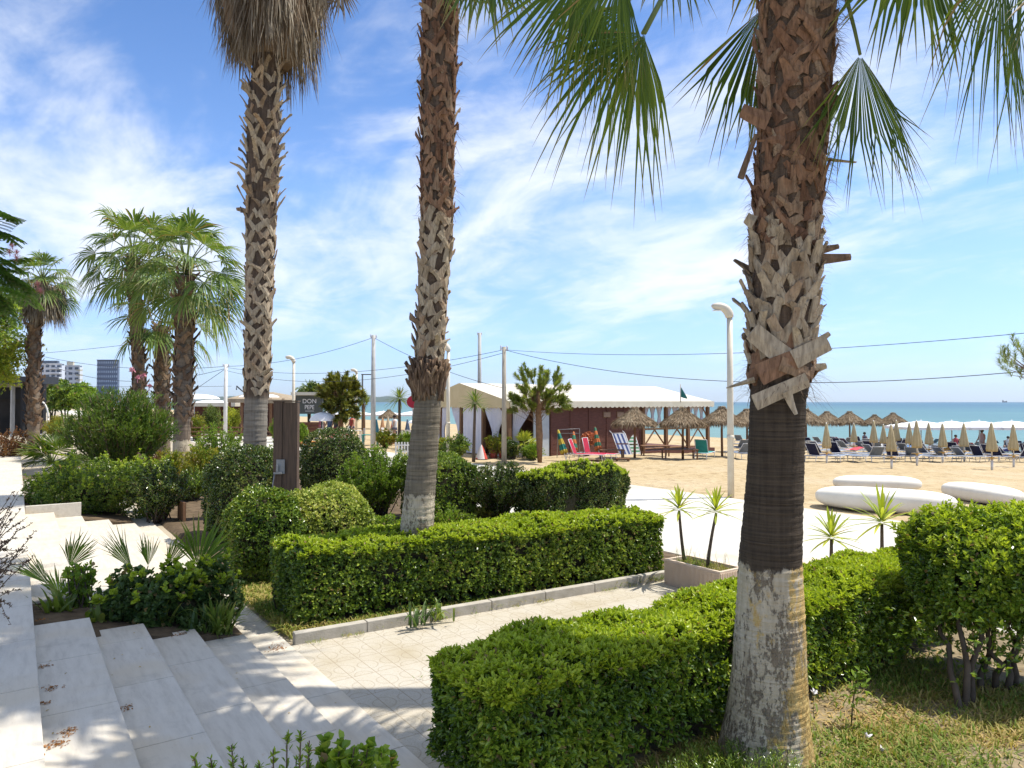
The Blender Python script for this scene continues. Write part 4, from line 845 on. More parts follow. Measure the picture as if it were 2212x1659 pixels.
# grass (uncountable)
def grass(n, x0, x1, y0, y1, ln, wd, keep=None):
    x = rnd(n, x0, x1); y = rnd(n, y0, y1)
    if keep is not None: m = keep(x, y); x = x[m]; y = y[m]
    n = len(x); az = rnd(n, 0, 6.283); D = np.stack([np.cos(az) * .6, np.sin(az) * .6, 1 + 0 * az], -1) + RN.normal(size=(n, 3)) * .25
    return np.stack([x, y, 0 * x + .02], -1), D, ln * rnd(n, .4, 1.3), wd * rnd(n, .6, 1.3)
mb = MB(); cl_ = lambda x, y: (np.sin(x * 3.1 + 1.2 * np.sin(y * 2.3)) + np.sin(y * 4.3 + x * 1.7) + RN.normal(size=len(x)) * .7) > -.3
Pg, D, l, w_ = grass(42000, 2.6, 7.2, 1.0, ny1 - .72, .15, .010, cl_); strap(mb, Pg, D, l, w_, .45, 3)
Pg, D, l, w_ = grass(9000, XF + .05, 7.7, PK + .08, hy + .05, .16, .008, cl_); Pg[:, 1] -= .08 * (Pg[:, 0] - XF); strap(mb, Pg, D, l, w_, .5, 3)
Pg, D, l, w_ = grass(4200, XF + .03, hx0 + .35, hy - .1, hy + 2.3, .26, .010); strap(mb, Pg, D, l, w_, .6, 4)
Pg, D, l, w_ = grass(1500, XF, 8.8, PK - .10, PK - .005, .05, .005, lambda x, y: np.sin(x * 5) + np.sin(x * 13) > .5); Pg[:, 1] -= .063 * (Pg[:, 0] - XF); strap(mb, Pg, D, l, w_, .5, 3)
Pg, D, l, w_ = grass(500, XF + .6, 8.8, (PK + P0) / 2 - .02, (PK + P0) / 2 + .02, .05, .005, lambda x, y: np.sin(x * 4 + 1) + np.sin(x * 11) > .3); strap(mb, Pg, D, l, w_, .5, 3)
o = struct('grass', mb, GRASS, 'stuff')
mb = MB(); Pg, D, l, w_ = grass(30000, 2.6, 7.2, 1.0, ny1 - .65, .14, .008, lambda x, y: np.sin(x * 2.1 + 1) + np.sin(y * 3.3 + x) + RN.normal(size=len(x)) * .6 > 0); strap(mb, Pg, D * np.array([1.6, 1.6, .5]), l, w_, .4, 3)
Pg, D, l, w_ = grass(160, nx0 - .2, nx0 + .5, ny1 - 1.2, ny1 - .8, .36, .006); strap(mb, Pg, D, l, w_, .8, 5); struct('dry_grass', mb, DRYG, 'stuff')
mb = MB(); n = 2600; P_ = np.stack([rnd(n, 2.6, 7.6), rnd(n, 1.2, ny1 - .5), 0 * rnd(n) + .035], -1); leaves(mb, P_, rvec(n) * np.array([1, 1, .15]), rvec(n) * .3 + np.array([0, 0, 1]), .05, .022)
n = 130; P_ = np.stack([rnd(n, .2, 2.2), rnd(n, 2.0, YB1 - .05), np.zeros(n)], -1)
for i in range(n): k_ = min(4, max(0, int((P_[i, 0] - X_A - .012) // X_W))); P_[i, 2] = (Z_A - RIS * (k_ + 1) if k_ < 4 else .02) + .006
P_ = P_[(np.sin(P_[:, 0] * 9) + np.sin(P_[:, 1] * 5)) > .2]; n = len(P_); leaves(mb, P_, rvec(n) * np.array([1, 1, .1]), np.array([0, 0, 1.0]) + rvec(n) * .3, .022, .012); 
for px, py, k_, r_ in ((108, 1612, 0, .05), (145, 1585, 0, .04), (128, 1606, 0, .05), (112, 1488, 0, .05), (98, 1440, 0, .04), (97, 1520, 0, .03), (600, 1400, 4, .10), (612, 1480, 4, .06), (620, 1540, 4, .08), (150, 1578, 0, .03), (272, 1530, 1, .04), (86, 1340, 0, .04), (390, 1370, 2, .05)):
    p_ = G(px, py, Z_A - RIS * (k_ + 1) if k_ < 4 else .02); n = int(700 * r_); P_ = p_ + RN.normal(size=(n, 3)) * np.array([r_, r_, 0]) * .6 + np.array([0, 0, .006]); leaves(mb, P_, rvec(n) * np.array([1, 1, .2]), np.array([0, 0, 1.0]) + rvec(n) * .4, .020, .010, 1)
o = struct('leaf_litter', mb, [DRYG, M('fallen_blossom', (.40, .19, .06), (.26, .11, .035), 20, .9, .1)], 'stuff')
# ------------------------------------------------------------------ shower post
b = G(617, 1188); d = dep(b); wd = 51 * d / F; zt = AT(617, 868, d)[2]
sh = thing('shower_post', b, 'dark brown wooden outdoor shower post with a steel mixer plate', 'shower', None)
ux = RGT[:2]; 
def post_box(mb, u0, u1, f0, f1, z0, z1, mat=0):
    c = b + RGT * (u0 + u1) / 2 + np.array([FWD[0], FWD[1], 0]) * (f0 + f1) / 2; c[2] = (z0 + z1) / 2
    fx = unit(np.array([FWD[0], FWD[1], 0])); rot = np.stack([RGT, fx, [0, 0, 1]], 1); mb.box(c, (u1 - u0, f1 - f0, z1 - z0), rot, mat)
mb = MB(); post_box(mb, -wd / 2, -wd / 2 + .145, -.075, .07, 0, zt); post_box(mb, -wd / 2 + .149, wd / 2, -.06, .07, 0, zt - .01); post_box(mb, -wd / 2 - .01, wd / 2 + .01, -.085, .09, zt, zt + .02); part('post', mb, M('dark_wood', (.15, .098, .064), (.075, .05, .034), 3, .7, .25, .4, 50, 0, (14, 14, .8)), sh)
q = G(392, 1128); mb = MB(); mb.box((q[0], q[1], .22), (.05, .62, .44)); mb.box((q[0] + .03, q[1] - .2, .22), (.03, .05, .44)); solo('wooden_board', mb, WOOD, 'rust-brown wooden board standing between the dark shrubs by the far stairs', 'board', None, q)
mb = MB(); zz_ = AT(600, 1010, d)[2]; post_box(mb, -wd / 2 + .06, -wd / 2 + .20, -.095, -.076, zz_ - .10, zz_ + .14); o = part('mixer_plate', mb, METAL, sh)
mb = MB(); post_box(mb, -wd / 2 + .03, -wd / 2 + .16, -.15, -.10, zz_ - .10, zz_ - .07); post_box(mb, -wd / 2 + .07, -wd / 2 + .10, -.14, -.10, zz_ - .06, zz_ + .05); part('handle', mb, METAL, o)
mb = MB(); c0 = b - RGT * (wd / 2 - .05) - FWD * .13; mb.tube([[c0[0], c0[1], zz_ - .08], [c0[0] - .03, c0[1], zz_ - .25], [c0[0] - .06, c0[1] - .01, zz_ - .6]], .010, 6); part('hose', mb, METAL, sh)

# ------------------------------------------------------------------ lamps, poles, wires
def lamp_mesh(hh, r=.085):
    m = MB(); m.tube([(0, 0, 0), (0, 0, hh * .5), (0, 0, hh - .35)], [r, r * .95, r * .85], 14); m.tube([(0, 0, hh * .30), (0, 0, hh * .30 + .1)], r * 1.12, 14)
    return m
def make_lamp(loc, label):
    o = thing('street_lamp', loc, label, 'street lamp', 'white lamp posts along the promenade', -YAW)
    part('post', lamp_mesh(5.08), CREAMP, o, True)
    m = MB(); t = np.linspace(0, 1, 9); a = t * math.pi * .5
    pts = np.stack([-.30 * (1 - np.cos(a)), 0 * a, 4.72 + .30 * np.sin(a)], -1)
    for i in range(8):
        w0, w1 = .11 + .02 * t[i], .11 + .02 * t[i + 1]
    m.tube(np.concatenate([pts, [[-.42, 0, 5.02], [-.46, 0, 5.0]]]), [.10, .115, .12, .12, .12, .115, .11, .105, .10, .08, .05], 12); o2 = part('lamp_head', m, CREAMP, o, True)
    m = MB(); m.box((-.34, 0, 4.915), (.2, .13, .02)); part('lens', m, M('frosted_glass', (.72, .70, .62), None, 3, .25, .5), o2, True)
    return o
l1 = make_lamp(B(1579, 1074), 'cream lamp post with hooked head left of the near palm trunk')
make_lamp2 = lambda px, d, lb: dup(l1, (*AT(px, 868, d)[:2], gz(AT(px, 868, d)[0])), -YAW, lb)
make_lamp2(968, 30.9, 'cream lamp post partly hidden by the middle palm trunk'); make_lamp2(634, 40, 'cream lamp post behind the wooden shower post'); make_lamp2(770, 55.7, 'distant cream lamp post beside the pale pine')
def pole(px, ptop, d, r, label, mat, name='utility_pole', cat='pole'):
    p = AT(px, ptop, d); g = gz(p[0]); mb = MB(); mb.tube([(p[0], p[1], g - .05), (p[0], p[1], (g + p[2]) / 2), p], [r * 1.25, r * 1.1, r * .9], 12); o = thing(name, (p[0], p[1], g), label, cat); part('post', mb, mat, o)
    mb = MB(); mb.box(p + np.array([0, 0, -.12]), (.34, .06, .06)); mb.tube([p + np.array([.15, 0, -.1]), p + np.array([.15, 0, .04])], .03, 8); mb.tube([p + np.array([-.15, 0, -.1]), p + np.array([-.15, 0, .04])], .03, 8); part('insulators', mb, M('porcelain', (.5, .5, .52), None), o); return p
GREYP = M('galvanised_pole', (.42, .41, .38), (.33, .32, .30), 3, .6, .3); WPOLE = M('grey_wood_pole', (.40, .36, .29), (.29, .25, .19), 4, .8, .2, .3, 50, 0, (6, 6, .5))
u1 = pole(807, 724, 37, .11, 'tall grey utility pole between the skirted and the middle palm', GREYP); u2 = pole(1089, 749, 28.5, .085, 'wooden utility pole in front of the pavilion gable', WPOLE)
u3 = pole(1036, 719, 47, .12, 'dark bare pole rising behind the pavilion roof', GREYP); u4 = pole(488, 787, 42, .10, 'white utility pole left of the skirted palm trunk', WHITEP)
WIRE = M('black_cable', (.045, .045, .05), None, 3, .6, .3)
def wire(a, b_, sag, label, r=.012):
    a = np.asarray(a, float); b_ = np.asarray(b_, float); t = np.linspace(0, 1, 33)[:, None]; p = a + (b_ - a) * t; p[:, 2] -= sag * 4 * (t * (1 - t))[:, 0]; mb = MB(); mb.tube(p, r, 5); solo('overhead_cable', mb, WIRE, label, 'cable', 'overhead cables', a)
dz = np.array([0, 0, -.12])
wire(u1 + dz, u4 + dz, .35, 'cable from the tall grey pole down to the white pole on the left'); wire(u1 + dz, AT(1086, 838, 33), .25, 'cable dropping from the tall grey pole to the pavilion roof')
wire(u2 + dz, u4 + dz * 1.5, .62, 'upper cable from the wooden pole to the white pole', .010); wire(u2 + dz * 2, u4 + dz * 3, .9, 'lower cable from the wooden pole to the white pole', .010)
wire(u2 + dz, AT(2520, 688, 14), .42, 'upper cable crossing the sky to the right edge behind the near palm', .008); wire(u2 + dz, AT(2560, 762, 15), .95, 'lower sagging cable crossing to the right edge behind the near palm', .010)
wire(u4 + dz, AT(76, 766, 52), .5, 'cable running left from the white pole to the slim solitary palm', .014); wire(u4 + dz * 2, AT(60, 768, 54), 1.3, 'low sagging cable left of the white pole', .014)
wire(AT(76, 764, 52), AT(330, 738, 44), .05, 'short rising cable between the solitary palm and the palm cluster', .014); wire(u4 + dz * 2, AT(375, 870, 46), .05, 'slanting stay wire left of the white pole', .014)
wire(AT(70, 832, 60), AT(500, 834, 60), .1, 'faint level cable low over the distant white apartment blocks', .014)
def small_lamp(px, ptop, d, label, dr):
    p = AT(px, ptop, d); g = gz(p[0]); mb = MB(); mb.tube([(p[0], p[1], g), p], .07, 8); mb.box(p + RGT * .35 * dr, (.9, .14, .08), np.stack([RGT, unit(np.array([FWD[0], FWD[1], 0])), [0, 0, 1]], 1)); solo('modern_street_lamp', mb, DARKM, label, 'street lamp', 'dark modern street lamps', (p[0], p[1], g))
small_lamp(783, 809, 62, 'dark flat-headed street lamp beside the pale pine', 1); small_lamp(741, 822, 70, 'dark flat-headed street lamp above the grey signboard', 1)

# ------------------------------------------------------------------ pavilion
q0 = AT(1099, 868, 31.5); bx0, by0 = q0[0], q0[1]; LW, WD = 13.4, 8.2; bx1, by1 = bx0 + LW, by0 + WD; ZE, ZR = 2.56, 3.42; gzp = -.9
pv = thing('beach_pavilion', (bx0, by0, 0), 'long cream-roofed beach pavilion with brown plank wall and white curtains', 'pavilion')
CANV = M('roof_canvas', (.66, .61, .50), (.57, .52, .41), 1.2, .6, .25); CANY = M('gable_canvas', (.62, .50, .30), (.56, .44, .25), 2, .7, .2)
mb = MB(); ym = (by0 + by1) / 2; e = .25
mb.add([[bx0 - .1, by0 - e, ZE - .05], [bx1 + .15, by0 - e, ZE - .05], [bx1 + .15, ym, ZR], [bx0 - .1, ym, ZR], [bx0 - .1, by1 + e, ZE - .05], [bx1 + .15, by1 + e, ZE - .05]], [(0, 1, 2, 3), (3, 2, 5, 4)])
mb.add([[bx0 - .1, by0 - e, ZE - .09], [bx1 + .15, by0 - e, ZE - .09], [bx1 + .15, ym, ZR - .04], [bx0 - .1, ym, ZR - .04], [bx0 - .1, by1 + e, ZE - .09], [bx1 + .15, by1 + e, ZE - .09]], [(3, 2, 1, 0), (4, 5, 2, 3)]); part('roof', mb, CANV, pv)
def scallop(p0, p1, zt, h, n, bell=.06, sub=5):
    p0 = np.array(p0, float); p1 = np.array(p1, float); t = np.linspace(0, 1, n * sub + 1); z = zt - h - bell * np.abs(np.sin(t * n * math.pi)); P_ = np.zeros((2, len(t), 3)); P_[:, :, :2] = p0 + (p1 - p0) * t[None, :, None]; P_[0, :, 2] = zt; P_[1, :, 2] = z; return P_
mb = MB(); mb.grid(scallop((bx0 - .1, by0 - e - .01), (bx1 + .15, by0 - e - .01), ZE - .03, .26, 46), 0, False); mb.grid(scallop((bx1 + .16, by0 - e), (bx1 + .16, by1 + e), ZE - .03, .26, 28), 0, False); part('valance', mb, M('valance_canvas', (.66, .62, .50), (.58, .53, .40), 2, .7, .2), pv)
mb = MB(); n = 29 * 5; t = np.linspace(0, 1, n + 1); Pg = np.zeros((2, n + 1, 3)); Pg[:, :, 0] = bx0 - .13; Pg[:, :, 1] = by0 - e + (WD + 2 * e) * t; Pg[0, :, 2] = ZE - .05 + (ZR - ZE + .05) * (1 - np.abs(2 * t - 1)); Pg[1, :, 2] = ZE - .30 - .06 * np.abs(np.sin(t * 29 * math.pi)); mb.grid(Pg, 0, False); part('gable', mb, CANY, pv)
wx0 = bx0 + 2.35; wx1 = bx0 + 8.2
mb = MB()
zb = np.arange(gzp, ZE - .15, .13)
for z in zb: mb.bx(wx0, wx1, by0 + .02 + .006 * (int(round(z / .13)) % 2), by0 + .07, z, z + .1295)
for x in np.arange(wx0 + .02, wx1, 1.15): mb.bx(x, x + .07, by0 - .012, by0 + .019, gzp, ZE - .2)
mb.bx(wx0, wx0 + .08, by0 + .08, by0 + 6.5, gzp, ZE - .2); mb.bx(wx0 + .085, wx1, by0 + 2.4, by0 + 2.5, gzp, ZE - .25); part('plank_wall', mb, WOODH, pv)
mb = MB(); mb.bx(wx0 - .95, wx0 - .06, by0 + .03, by0 + .08, gzp, ZE - .45); part('door', mb, M('grey_door', (.52, .56, .58), (.44, .48, .5), 3, .5), pv)
for x in (bx0 + 5.6, bx0 + 6.5): mb = MB(); mb.bx(x, x + .5, by0 - .012, by0 + .018, 1.72, 2.02); mb.bx(x + .04, x + .46, by0 - .02, by0 - .0125, 1.76, 1.98, 1); part('vent', mb, [WOOD, M('tan_panel', (.34, .24, .16), (.24, .16, .11), 6)], pv)
px_ = [bx0 + .02, wx1 + .12, bx0 + 10.0, bx0 + 11.7, bx1 - .1]
for x in px_: mb = MB(); mb.bx(x - .08, x + .08, by0 - .08, by0 + .08, gzp, ZE - .1); part('timber_post', mb, WOOD, pv)
for y in (by0 + 2.1, by0 + 4.1, by0 + 6.1, by1): mb = MB(); mb.bx(bx0 - .06, bx0 + .10, y - .08, y + .08, -.3, ZE - .06); part('timber_post', mb, WOOD, pv)
def bar(mb, a, b_, w=.10, t=.05): mb.tube([a, b_], w / 2, 4, 0, False)
mb = MB(); xs = px_[1:]
for a, c in zip(xs[:-1], xs[1:]):
    m_ = (a + c) / 2; bar(mb, (a, by0, .15), (m_, by0, 1.05)); bar(mb, (m_, by0, 1.05), (c, by0, .15)); bar(mb, (a, by0, 1.10), (c, by0, 1.10)); bar(mb, (a, by0, .1), (c, by0, .1))
part('cross_bracing', mb, WOOD, pv)
mb = MB(); bar(mb, (bx1 - .1, by0, 1.6), (bx1 - .7, by0, 2.45)); part('knee_brace', mb, WOOD, pv); mb = MB(); bar(mb, (bx0, by0 + .1, 1.8), (bx0, by0 + .9, 2.4)); part('knee_brace', mb, WOOD, pv)
def curtain(mb, p0, p1, zt, zb_, tie=None, n=40, amp=.05):
    p0 = np.array(p0, float); p1 = np.array(p1, float); d_ = unit(p1 - p0); nr = np.array([-d_[1], d_[0]]); u = np.linspace(0, 1, n); v = np.linspace(0, 1, 12); P_ = np.zeros((12, n, 3))
    for i, s in enumerate(v):
        sq = 1 if tie is None else 1 - .78 * math.sin(min(1, s / .62) * math.pi / 2) ** 2 * (1 if s < .62 else 1 - .45 * (s - .62) / .38)
        uu = u if tie is None else (u * sq if tie == 0 else 1 - (1 - u) * sq) if tie in (0, 1) else .5 + (u - .5) * sq
        P_[i, :, :2] = p0 + (p1 - p0) * uu[:, None] + nr * (amp * np.sin(u * n * .9))[:, None]; P_[i, :, 2] = zt + (zb_ - zt) * s
    mb.grid(P_)
SHEER = M('sheer_curtain', (.78, .76, .80), (.68, .66, .71), 2, .9, .1)
for y0_, y1_, ti in ((by0 + .1, by0 + 1.1, 1), (by0 + 1.1, by0 + 2.0, 0), (by0 + 2.2, by0 + 4.0, None), (by0 + 4.2, by0 + 5.1, 0), (by0 + 5.2, by0 + 6.0, 1), (by0 + 6.2, by0 + 7.1, 0), (by0 + 7.2, by1, 1)):
    mb = MB(); curtain(mb, (bx0 + .02, y0_), (bx0 + .02, y1_), ZE - .2, .05, ti); part('curtain', mb, SHEER, pv)
k = 0
for a, c in zip(xs[:-1], xs[1:]):
    for j in range(3):
        mb = MB(); s0 = a + .1 + (c - a - .2) * j / 3; curtain(mb, (s0, by0 + .15), (s0 + (c - a - .2) / 3, by0 + .15), ZE - .15, 1.35, 2); part('curtain', mb, SHEER, pv)
mb = MB(); curtain(mb, (bx0 + .3, by0 + .1), (bx0 + 1.3, by0 + .1), ZE - .2, .0, 0); part('curtain', mb, SHEER, pv)
mb = MB(); mb.bx(bx0 - .3, bx1 + .3, by0 - .15, by1 + .3, gzp - .2, -.02); mb.bx(bx0 + .4, wx0 + 2, by0 + 3.5, by0 + 3.6, -.02, ZE - .3); part('deck', mb, WOODH, pv)
mb = MB(); f0 = AT(1470, 832, 37); mb.tube([f0 + [0, 0, -.9], f0 + [0, 0, .05]], .025, 6); t = np.linspace(0, 1, 8); P_ = np.stack([np.stack([f0[0] + .35 * t * RGT[0], f0[1] + .35 * t * RGT[1], f0[2] - .05 - .6 * t], -1), np.stack([f0[0] + .35 * t * RGT[0] + .02 * np.sin(t * 9), f0[1] + .35 * t * RGT[1], f0[2] - .62 - .1 * t], -1)]); mb.grid(P_, 1)
solo('beach_flag', mb, [GREYP, M('green_flag', (.03, .20, .17), (.02, .14, .12), 3, .8)], 'limp dark green flag above the right end of the pavilion roof', 'flag', None, f0)

# ------------------------------------------------------------------ thatched parasols
def thatch_mesh(Rr, hh, z0):
    """local: apex at height z0+hh, eaves at z0"""
    m = MB(); m.lathe([(.03, z0 + hh * .98), (Rr * .5, z0 + hh * .47), (Rr * .97, z0 + .02)], (0, 0, 0), 24, 0, False); return m
def make_thatch(Rr=1.0, zt=2.3, hh=.72):
    z0 = zt - hh; m = thatch_mesh(Rr, hh, z0); n = 2400
    th = rnd(n, 0, 6.283); s = rnd(n) ** .7; O = np.stack([np.cos(th), np.sin(th), 0 * th], -1); P_ = O * (s * Rr * .97)[:, None]; P_[:, 2] = z0 + hh * (1 - s) + rnd(n, 0, .05)
    D = O * .8 + np.array([0, 0, -.62]) + RN.normal(size=(n, 3)) * .22; strap(m, P_, D, rnd(n, .12, .34), .028, .1, 2, 0)
    n = 900; th = rnd(n, 0, 6.283); O = np.stack([np.cos(th), np.sin(th), 0 * th], -1); P_ = O * (Rr * rnd(n, .84, .99))[:, None]; P_[:, 2] = z0 + .06
    D = O * .25 + np.array([0, 0, -1]) + RN.normal(size=(n, 3)) * .18; strap(m, P_, D, rnd(n, .16, .40), .026, .05, 2, 0)
    n = 260; th = rnd(n, 0, 6.283); O = np.stack([np.cos(th), np.sin(th), 0 * th], -1); P_ = O * .10; P_[:, 2] = zt - .10 + rnd(n, 0, .12); strap(m, P_, O * .6 + np.array([0, 0, .2]) + RN.normal(size=(n, 3)) * .3, .14, .025, .6, 2, 0)
    return m
TH = []
def place_thatch(px, ptop, pbase, label, src=None):
    g = B(px, pbase); top = AT(px, ptop, dep(g)); h = top[2] - g[2]
    if src is None:
        o = thing('thatched_parasol', g, label, 'parasol', 'thatched parasols on the beach'); part('thatch', make_thatch(1.0, 2.4), THATCH, o, True); m = MB(); m.tube([(0, 0, -.1), (.01, 0, 1.2), (0, 0, 2.2)], [.06, .055, .045], 10); part('post', m, WOOD, o, True); m = MB()
        for i in range(8): a = i * .785; m.tube([(0, 0, 2.25), (math.cos(a) * .93, math.sin(a) * .93, 1.72)], .015, 5)
        part('ribs', m, WOOD, o, True)
    else: o = dup(src, g, R.uniform(0, 6), label)
    s = h / 2.4; o.scale = (s * 1.02, s * 1.02, s); return o
t0 = place_thatch(1371, 881, 990, 'thatched parasol in front of the brown plank wall, leftmost of the row')
for px, pt, pb, lb in ((1475, 881, 992, 'thatched parasol in front of the braced pavilion rail'), (1560, 879, 986, 'thatched parasol behind the cream lamp post left of the near palm'), (1614, 884, 978, 'thatched parasol half hidden by the left edge of the near palm trunk'), (1742, 884, 972, 'thatched parasol half hidden by the right edge of the near palm trunk'), (1787, 889, 966, 'thatched parasol second to the right of the near palm trunk'), (1836, 889, 962, 'thatched parasol between two red beach chairs, third right of the near palm'), (1890, 896, 958, 'small far thatched parasol, fourth right of the near palm'), (1930, 892, 958, 'thatched parasol at the right end of the row, next to the white canopies'), (1655, 886, 975, 'thatched parasol standing behind the near palm trunk'), (840, 885, 935, 'wide far thatched parasol near the tall grey utility pole')):
    place_thatch(px, pt, pb, lb, t0)

# ------------------------------------------------------------------ closed parasols
def closed_mesh(m, zt, rb, mat=0, zc=None):
    zc = zc if zc is not None else zt * .42
    prof = [(.012, zt), (.05, zt - .06), (rb * .55, zt - (zt - zc) * .4), (rb, zc + .12), (rb * .92, zc), (rb * .5, zc + .03)]
    m.lathe(prof, (0, 0, 0), 48, mat, True, lambda a, z: 1 + .17 * np.sin(a * 8) * (z < zt - .08) + .05 * np.sin(a * 3 + z * 4))
def make_closed(loc, label):
    o = thing('closed_parasol', loc, label, 'parasol', 'closed beige parasols in the front rows'); m = MB(); closed_mesh(m, 2.0, .19, 0, .78); part('canopy', m, BEIGE, o, True)
    m = MB(); m.tube([(0, 0, -.1), (0, 0, .45)], .045, 10); m.tube([(0, 0, .45), (0, 0, 2.03)], .024, 8); part('pole', m, WHITEP, o, True); m = MB(); m.lathe([(.03, .40), (.05, .50), (.21, .52), (.21, .545), (.03, .55)], (0, 0, 0), 20); part('side_table', m, YELLP, o, True); return o
CL = [(1786, 914, 1001), (1845, 914.6, 981), (1888, 909, 986), (1909, 917, 984), (1926, 917, 1012), (1937, 908, 980), (1965, 913, 987), (1981, 909, 1005), (2007, 913, 990), (2037, 914.6, 999), (2083, 914, 997), (2143, 913, 1015), (2190, 916, 1009)]
names = ['tan parasol with its pole nearest the right side of the near palm trunk', 'second', 'third', 'fourth', 'fifth', 'sixth', 'seventh', 'eighth', 'ninth', 'tenth', 'eleventh', 'twelfth', 'last']
for i, (px, pt, pb) in enumerate(CL):
    g = B(px, pb); h = AT(px, pt, dep(g))[2] - g[2]; nx = ('closed beige parasol nearest the right side of the near palm trunk' if i == 0 else 'closed beige parasol at the right edge of the photo' if i == 12 else names[i] + ' closed beige parasol counting right from the near palm trunk')
    if i == 0: c0 = make_closed(g, nx); o = c0
    else: o = dup(c0, g, R.uniform(0, 6), nx)
    o.scale = (h / 2.0 * 1.05, h / 2.0 * 1.05, h / 2.0)

# ------------------------------------------------------------------ loungers
MESHG = M('grey_sling', (.17, .20, .25), (.12, .145, .19), 5, .8, .15); MESHN = M('navy_sling', (.025, .03, .075), (.018, .02, .05), 5, .8, .15); MESHR = M('red_sling', (.45, .035, .07), (.34, .025, .05), 5, .75, .15); MESHT = M('teal_sling', (.04, .30, .27), (.03, .22, .2), 5, .75, .15)
ALU = M('white_aluminium', (.62, .63, .64), (.52, .53, .54), 4, .4, .5)
def make_lounger(name, loc, rz, label, sling, back=.75, group='sun loungers on the sand', cat='sun lounger', sc=1):
    o = thing(name, loc, label, cat, group, rz); z = .33; cb_, sb = math.cos(back), math.sin(back)
    m = MB()
    for y in (-.31, .31): m.tube([(-1.15, y, z), (.75, y, z)], .018, 6); m.tube([(.30, y * .98, z + .02), (.30 + .72 * cb_, y * .98, z + .02 + .72 * sb)], .016, 6)
    for x in (-1.15, .3, .75): m.tube([(x, -.31, z), (x, .31, z)], .016, 6)
    m.tube([(.30 + .72 * cb_, -.3, z + .02 + .72 * sb), (.30 + .72 * cb_, .3, z + .02 + .72 * sb)], .016, 6); part('frame', m, ALU, o, True)
    m = MB(); m.box((-.42, 0, z + .012), (1.42, .58, .012)); part('seat', m, sling, o, True)
    m = MB(); m.box((.30 + .36 * cb_, 0, z + .03 + .36 * sb), (.70, .56, .012), [[cb_, 0, -sb], [0, 1, 0], [sb, 0, cb_]]); part('backrest', m, sling, o, True)
    for x in (-1.0, .6):
        for y in (-.30, .30): m = MB(); m.tube([(x, y, z), (x + (.08 if x > 0 else -.08), y, 0)], .016, 6); part('leg', m, ALU, o, True)
    o.scale = (sc,) * 3; return o
LG = 'grey sun lounger with raised back in the rows behind the closed beige parasols'; LN = 'navy sun lounger with raised back in the rows behind the closed beige parasols'; LF = 'grey sun lounger laid flat in the rows behind the closed beige parasols'
pts = []
for pb in (998, 991, 984, 978, 973, 968, 964):
    px = 1750 + R.uniform(0, 30)
    while px < 2240:
        g = B(px, pb); pts.append(g); px += max(26, 46 * 31 / dep(g)) * R.uniform(.8, 1.25)
for pb in (992, 978, 968, 960):
    px = 1600
    while px < 1625: pts.append(B(px, pb)); px += 40
pro = [None, None, None]
for i, g in enumerate(pts):
    j = (1 if R.random() < .28 else 2 if R.random() < .45 else 0); rz = math.pi + R.uniform(-.35, .35) + (0 if R.random() < .75 else .9)
    if pro[j] is None: pro[j] = make_lounger('sun_lounger', g, rz, (LG, LN, LF)[j], (MESHG, MESHN, MESHG)[j], (.75, 1.0, .03)[j], ('grey loungers with raised backs', 'navy loungers', 'grey loungers laid flat')[j], sc=.92)
    else: dup(pro[j], g, rz, None, None, .92)
def lg(px, pb, rz, lb, s, back=.8, name='sun_lounger', cat='sun lounger'): return make_lounger(name, B(px, pb), rz, lb, s, back, None, cat, .9)
lg(1822, 968, 2.6, 'bright red sun lounger with raised back under the far thatched parasols', MESHR, 1.0); lg(1862, 966, 2.4, 'second red sun lounger, right of a closed parasol', MESHR, 1.0)
lg(2122, 982, 2.3, 'dark crimson sun lounger left of the tallest closed parasol', M('crimson_sling', (.25, .02, .05), None), .9)
lg(1520, 992, 3.6, 'teal folding beach chair at the right end of the wooden rail', MESHT, 1.15, 'beach_chair', 'beach chair')
# white square canopies near the water
def canopy(px0, px1, ptop, pedge, d, label):
    a = AT(px0, pedge, d); b_ = AT(px1, pedge, d + 1.0); c = (a + b_) / 2; top = AT((px0 + px1) / 2, ptop, d + .5); g = gz(c[0]); o = thing('white_canopy', (c[0], c[1], g), label, 'canopy', 'white canopies near the water')
    w_ = np.linalg.norm(b_ - a) / 2; ze = a[2]; m = MB(); u = np.linspace(-1, 1, 13); gx_, gy_ = np.meshgrid(u, u, indexing='ij'); rr = np.maximum(abs(gx_), abs(gy_)); z_ = ze + (top[2] - ze) * (1 - rr ** 1.3) - .05 * (1 - rr) * 0
    Xc = c[0] + RGT[0] * gx_ * w_ + UX[0] * gy_ * w_; Yc = c[1] + RGT[1] * gx_ * w_ + UX[1] * gy_ * w_; m.grid(np.stack([Xc, Yc, z_], -1))
    for s0, s1 in (((-1, -1), (1, -1)), ((1, -1), (1, 1)), ((1, 1), (-1, 1)), ((-1, 1), (-1, -1))):
        A_ = [c[0] + RGT[0] * s0[0] * w_ + UX[0] * s0[1] * w_, c[1] + RGT[1] * s0[0] * w_ + UX[1] * s0[1] * w_]; B_ = [c[0] + RGT[0] * s1[0] * w_ + UX[0] * s1[1] * w_, c[1] + RGT[1] * s1[0] * w_ + UX[1] * s1[1] * w_]; m.grid(scallop(A_, B_, ze, .14, 8, .04), 0, False)
    part('fabric', m, CLOTHW, o)
    m = MB(); m.tube([(c[0], c[1], g), (c[0], c[1], top[2] + .08)], .035, 8)
    for sx_ in (-1, 1):
        for sy_ in (-1, 1): m.tube([(c[0] + RGT[0] * sx_ * w_ * .9 + UX[0] * sy_ * w_ * .9, c[1] + RGT[1] * sx_ * w_ * .9 + UX[1] * sy_ * w_ * .9, ze), (c[0], c[1], top[2])], .015, 5)
    part('pole', m, ALU, o)
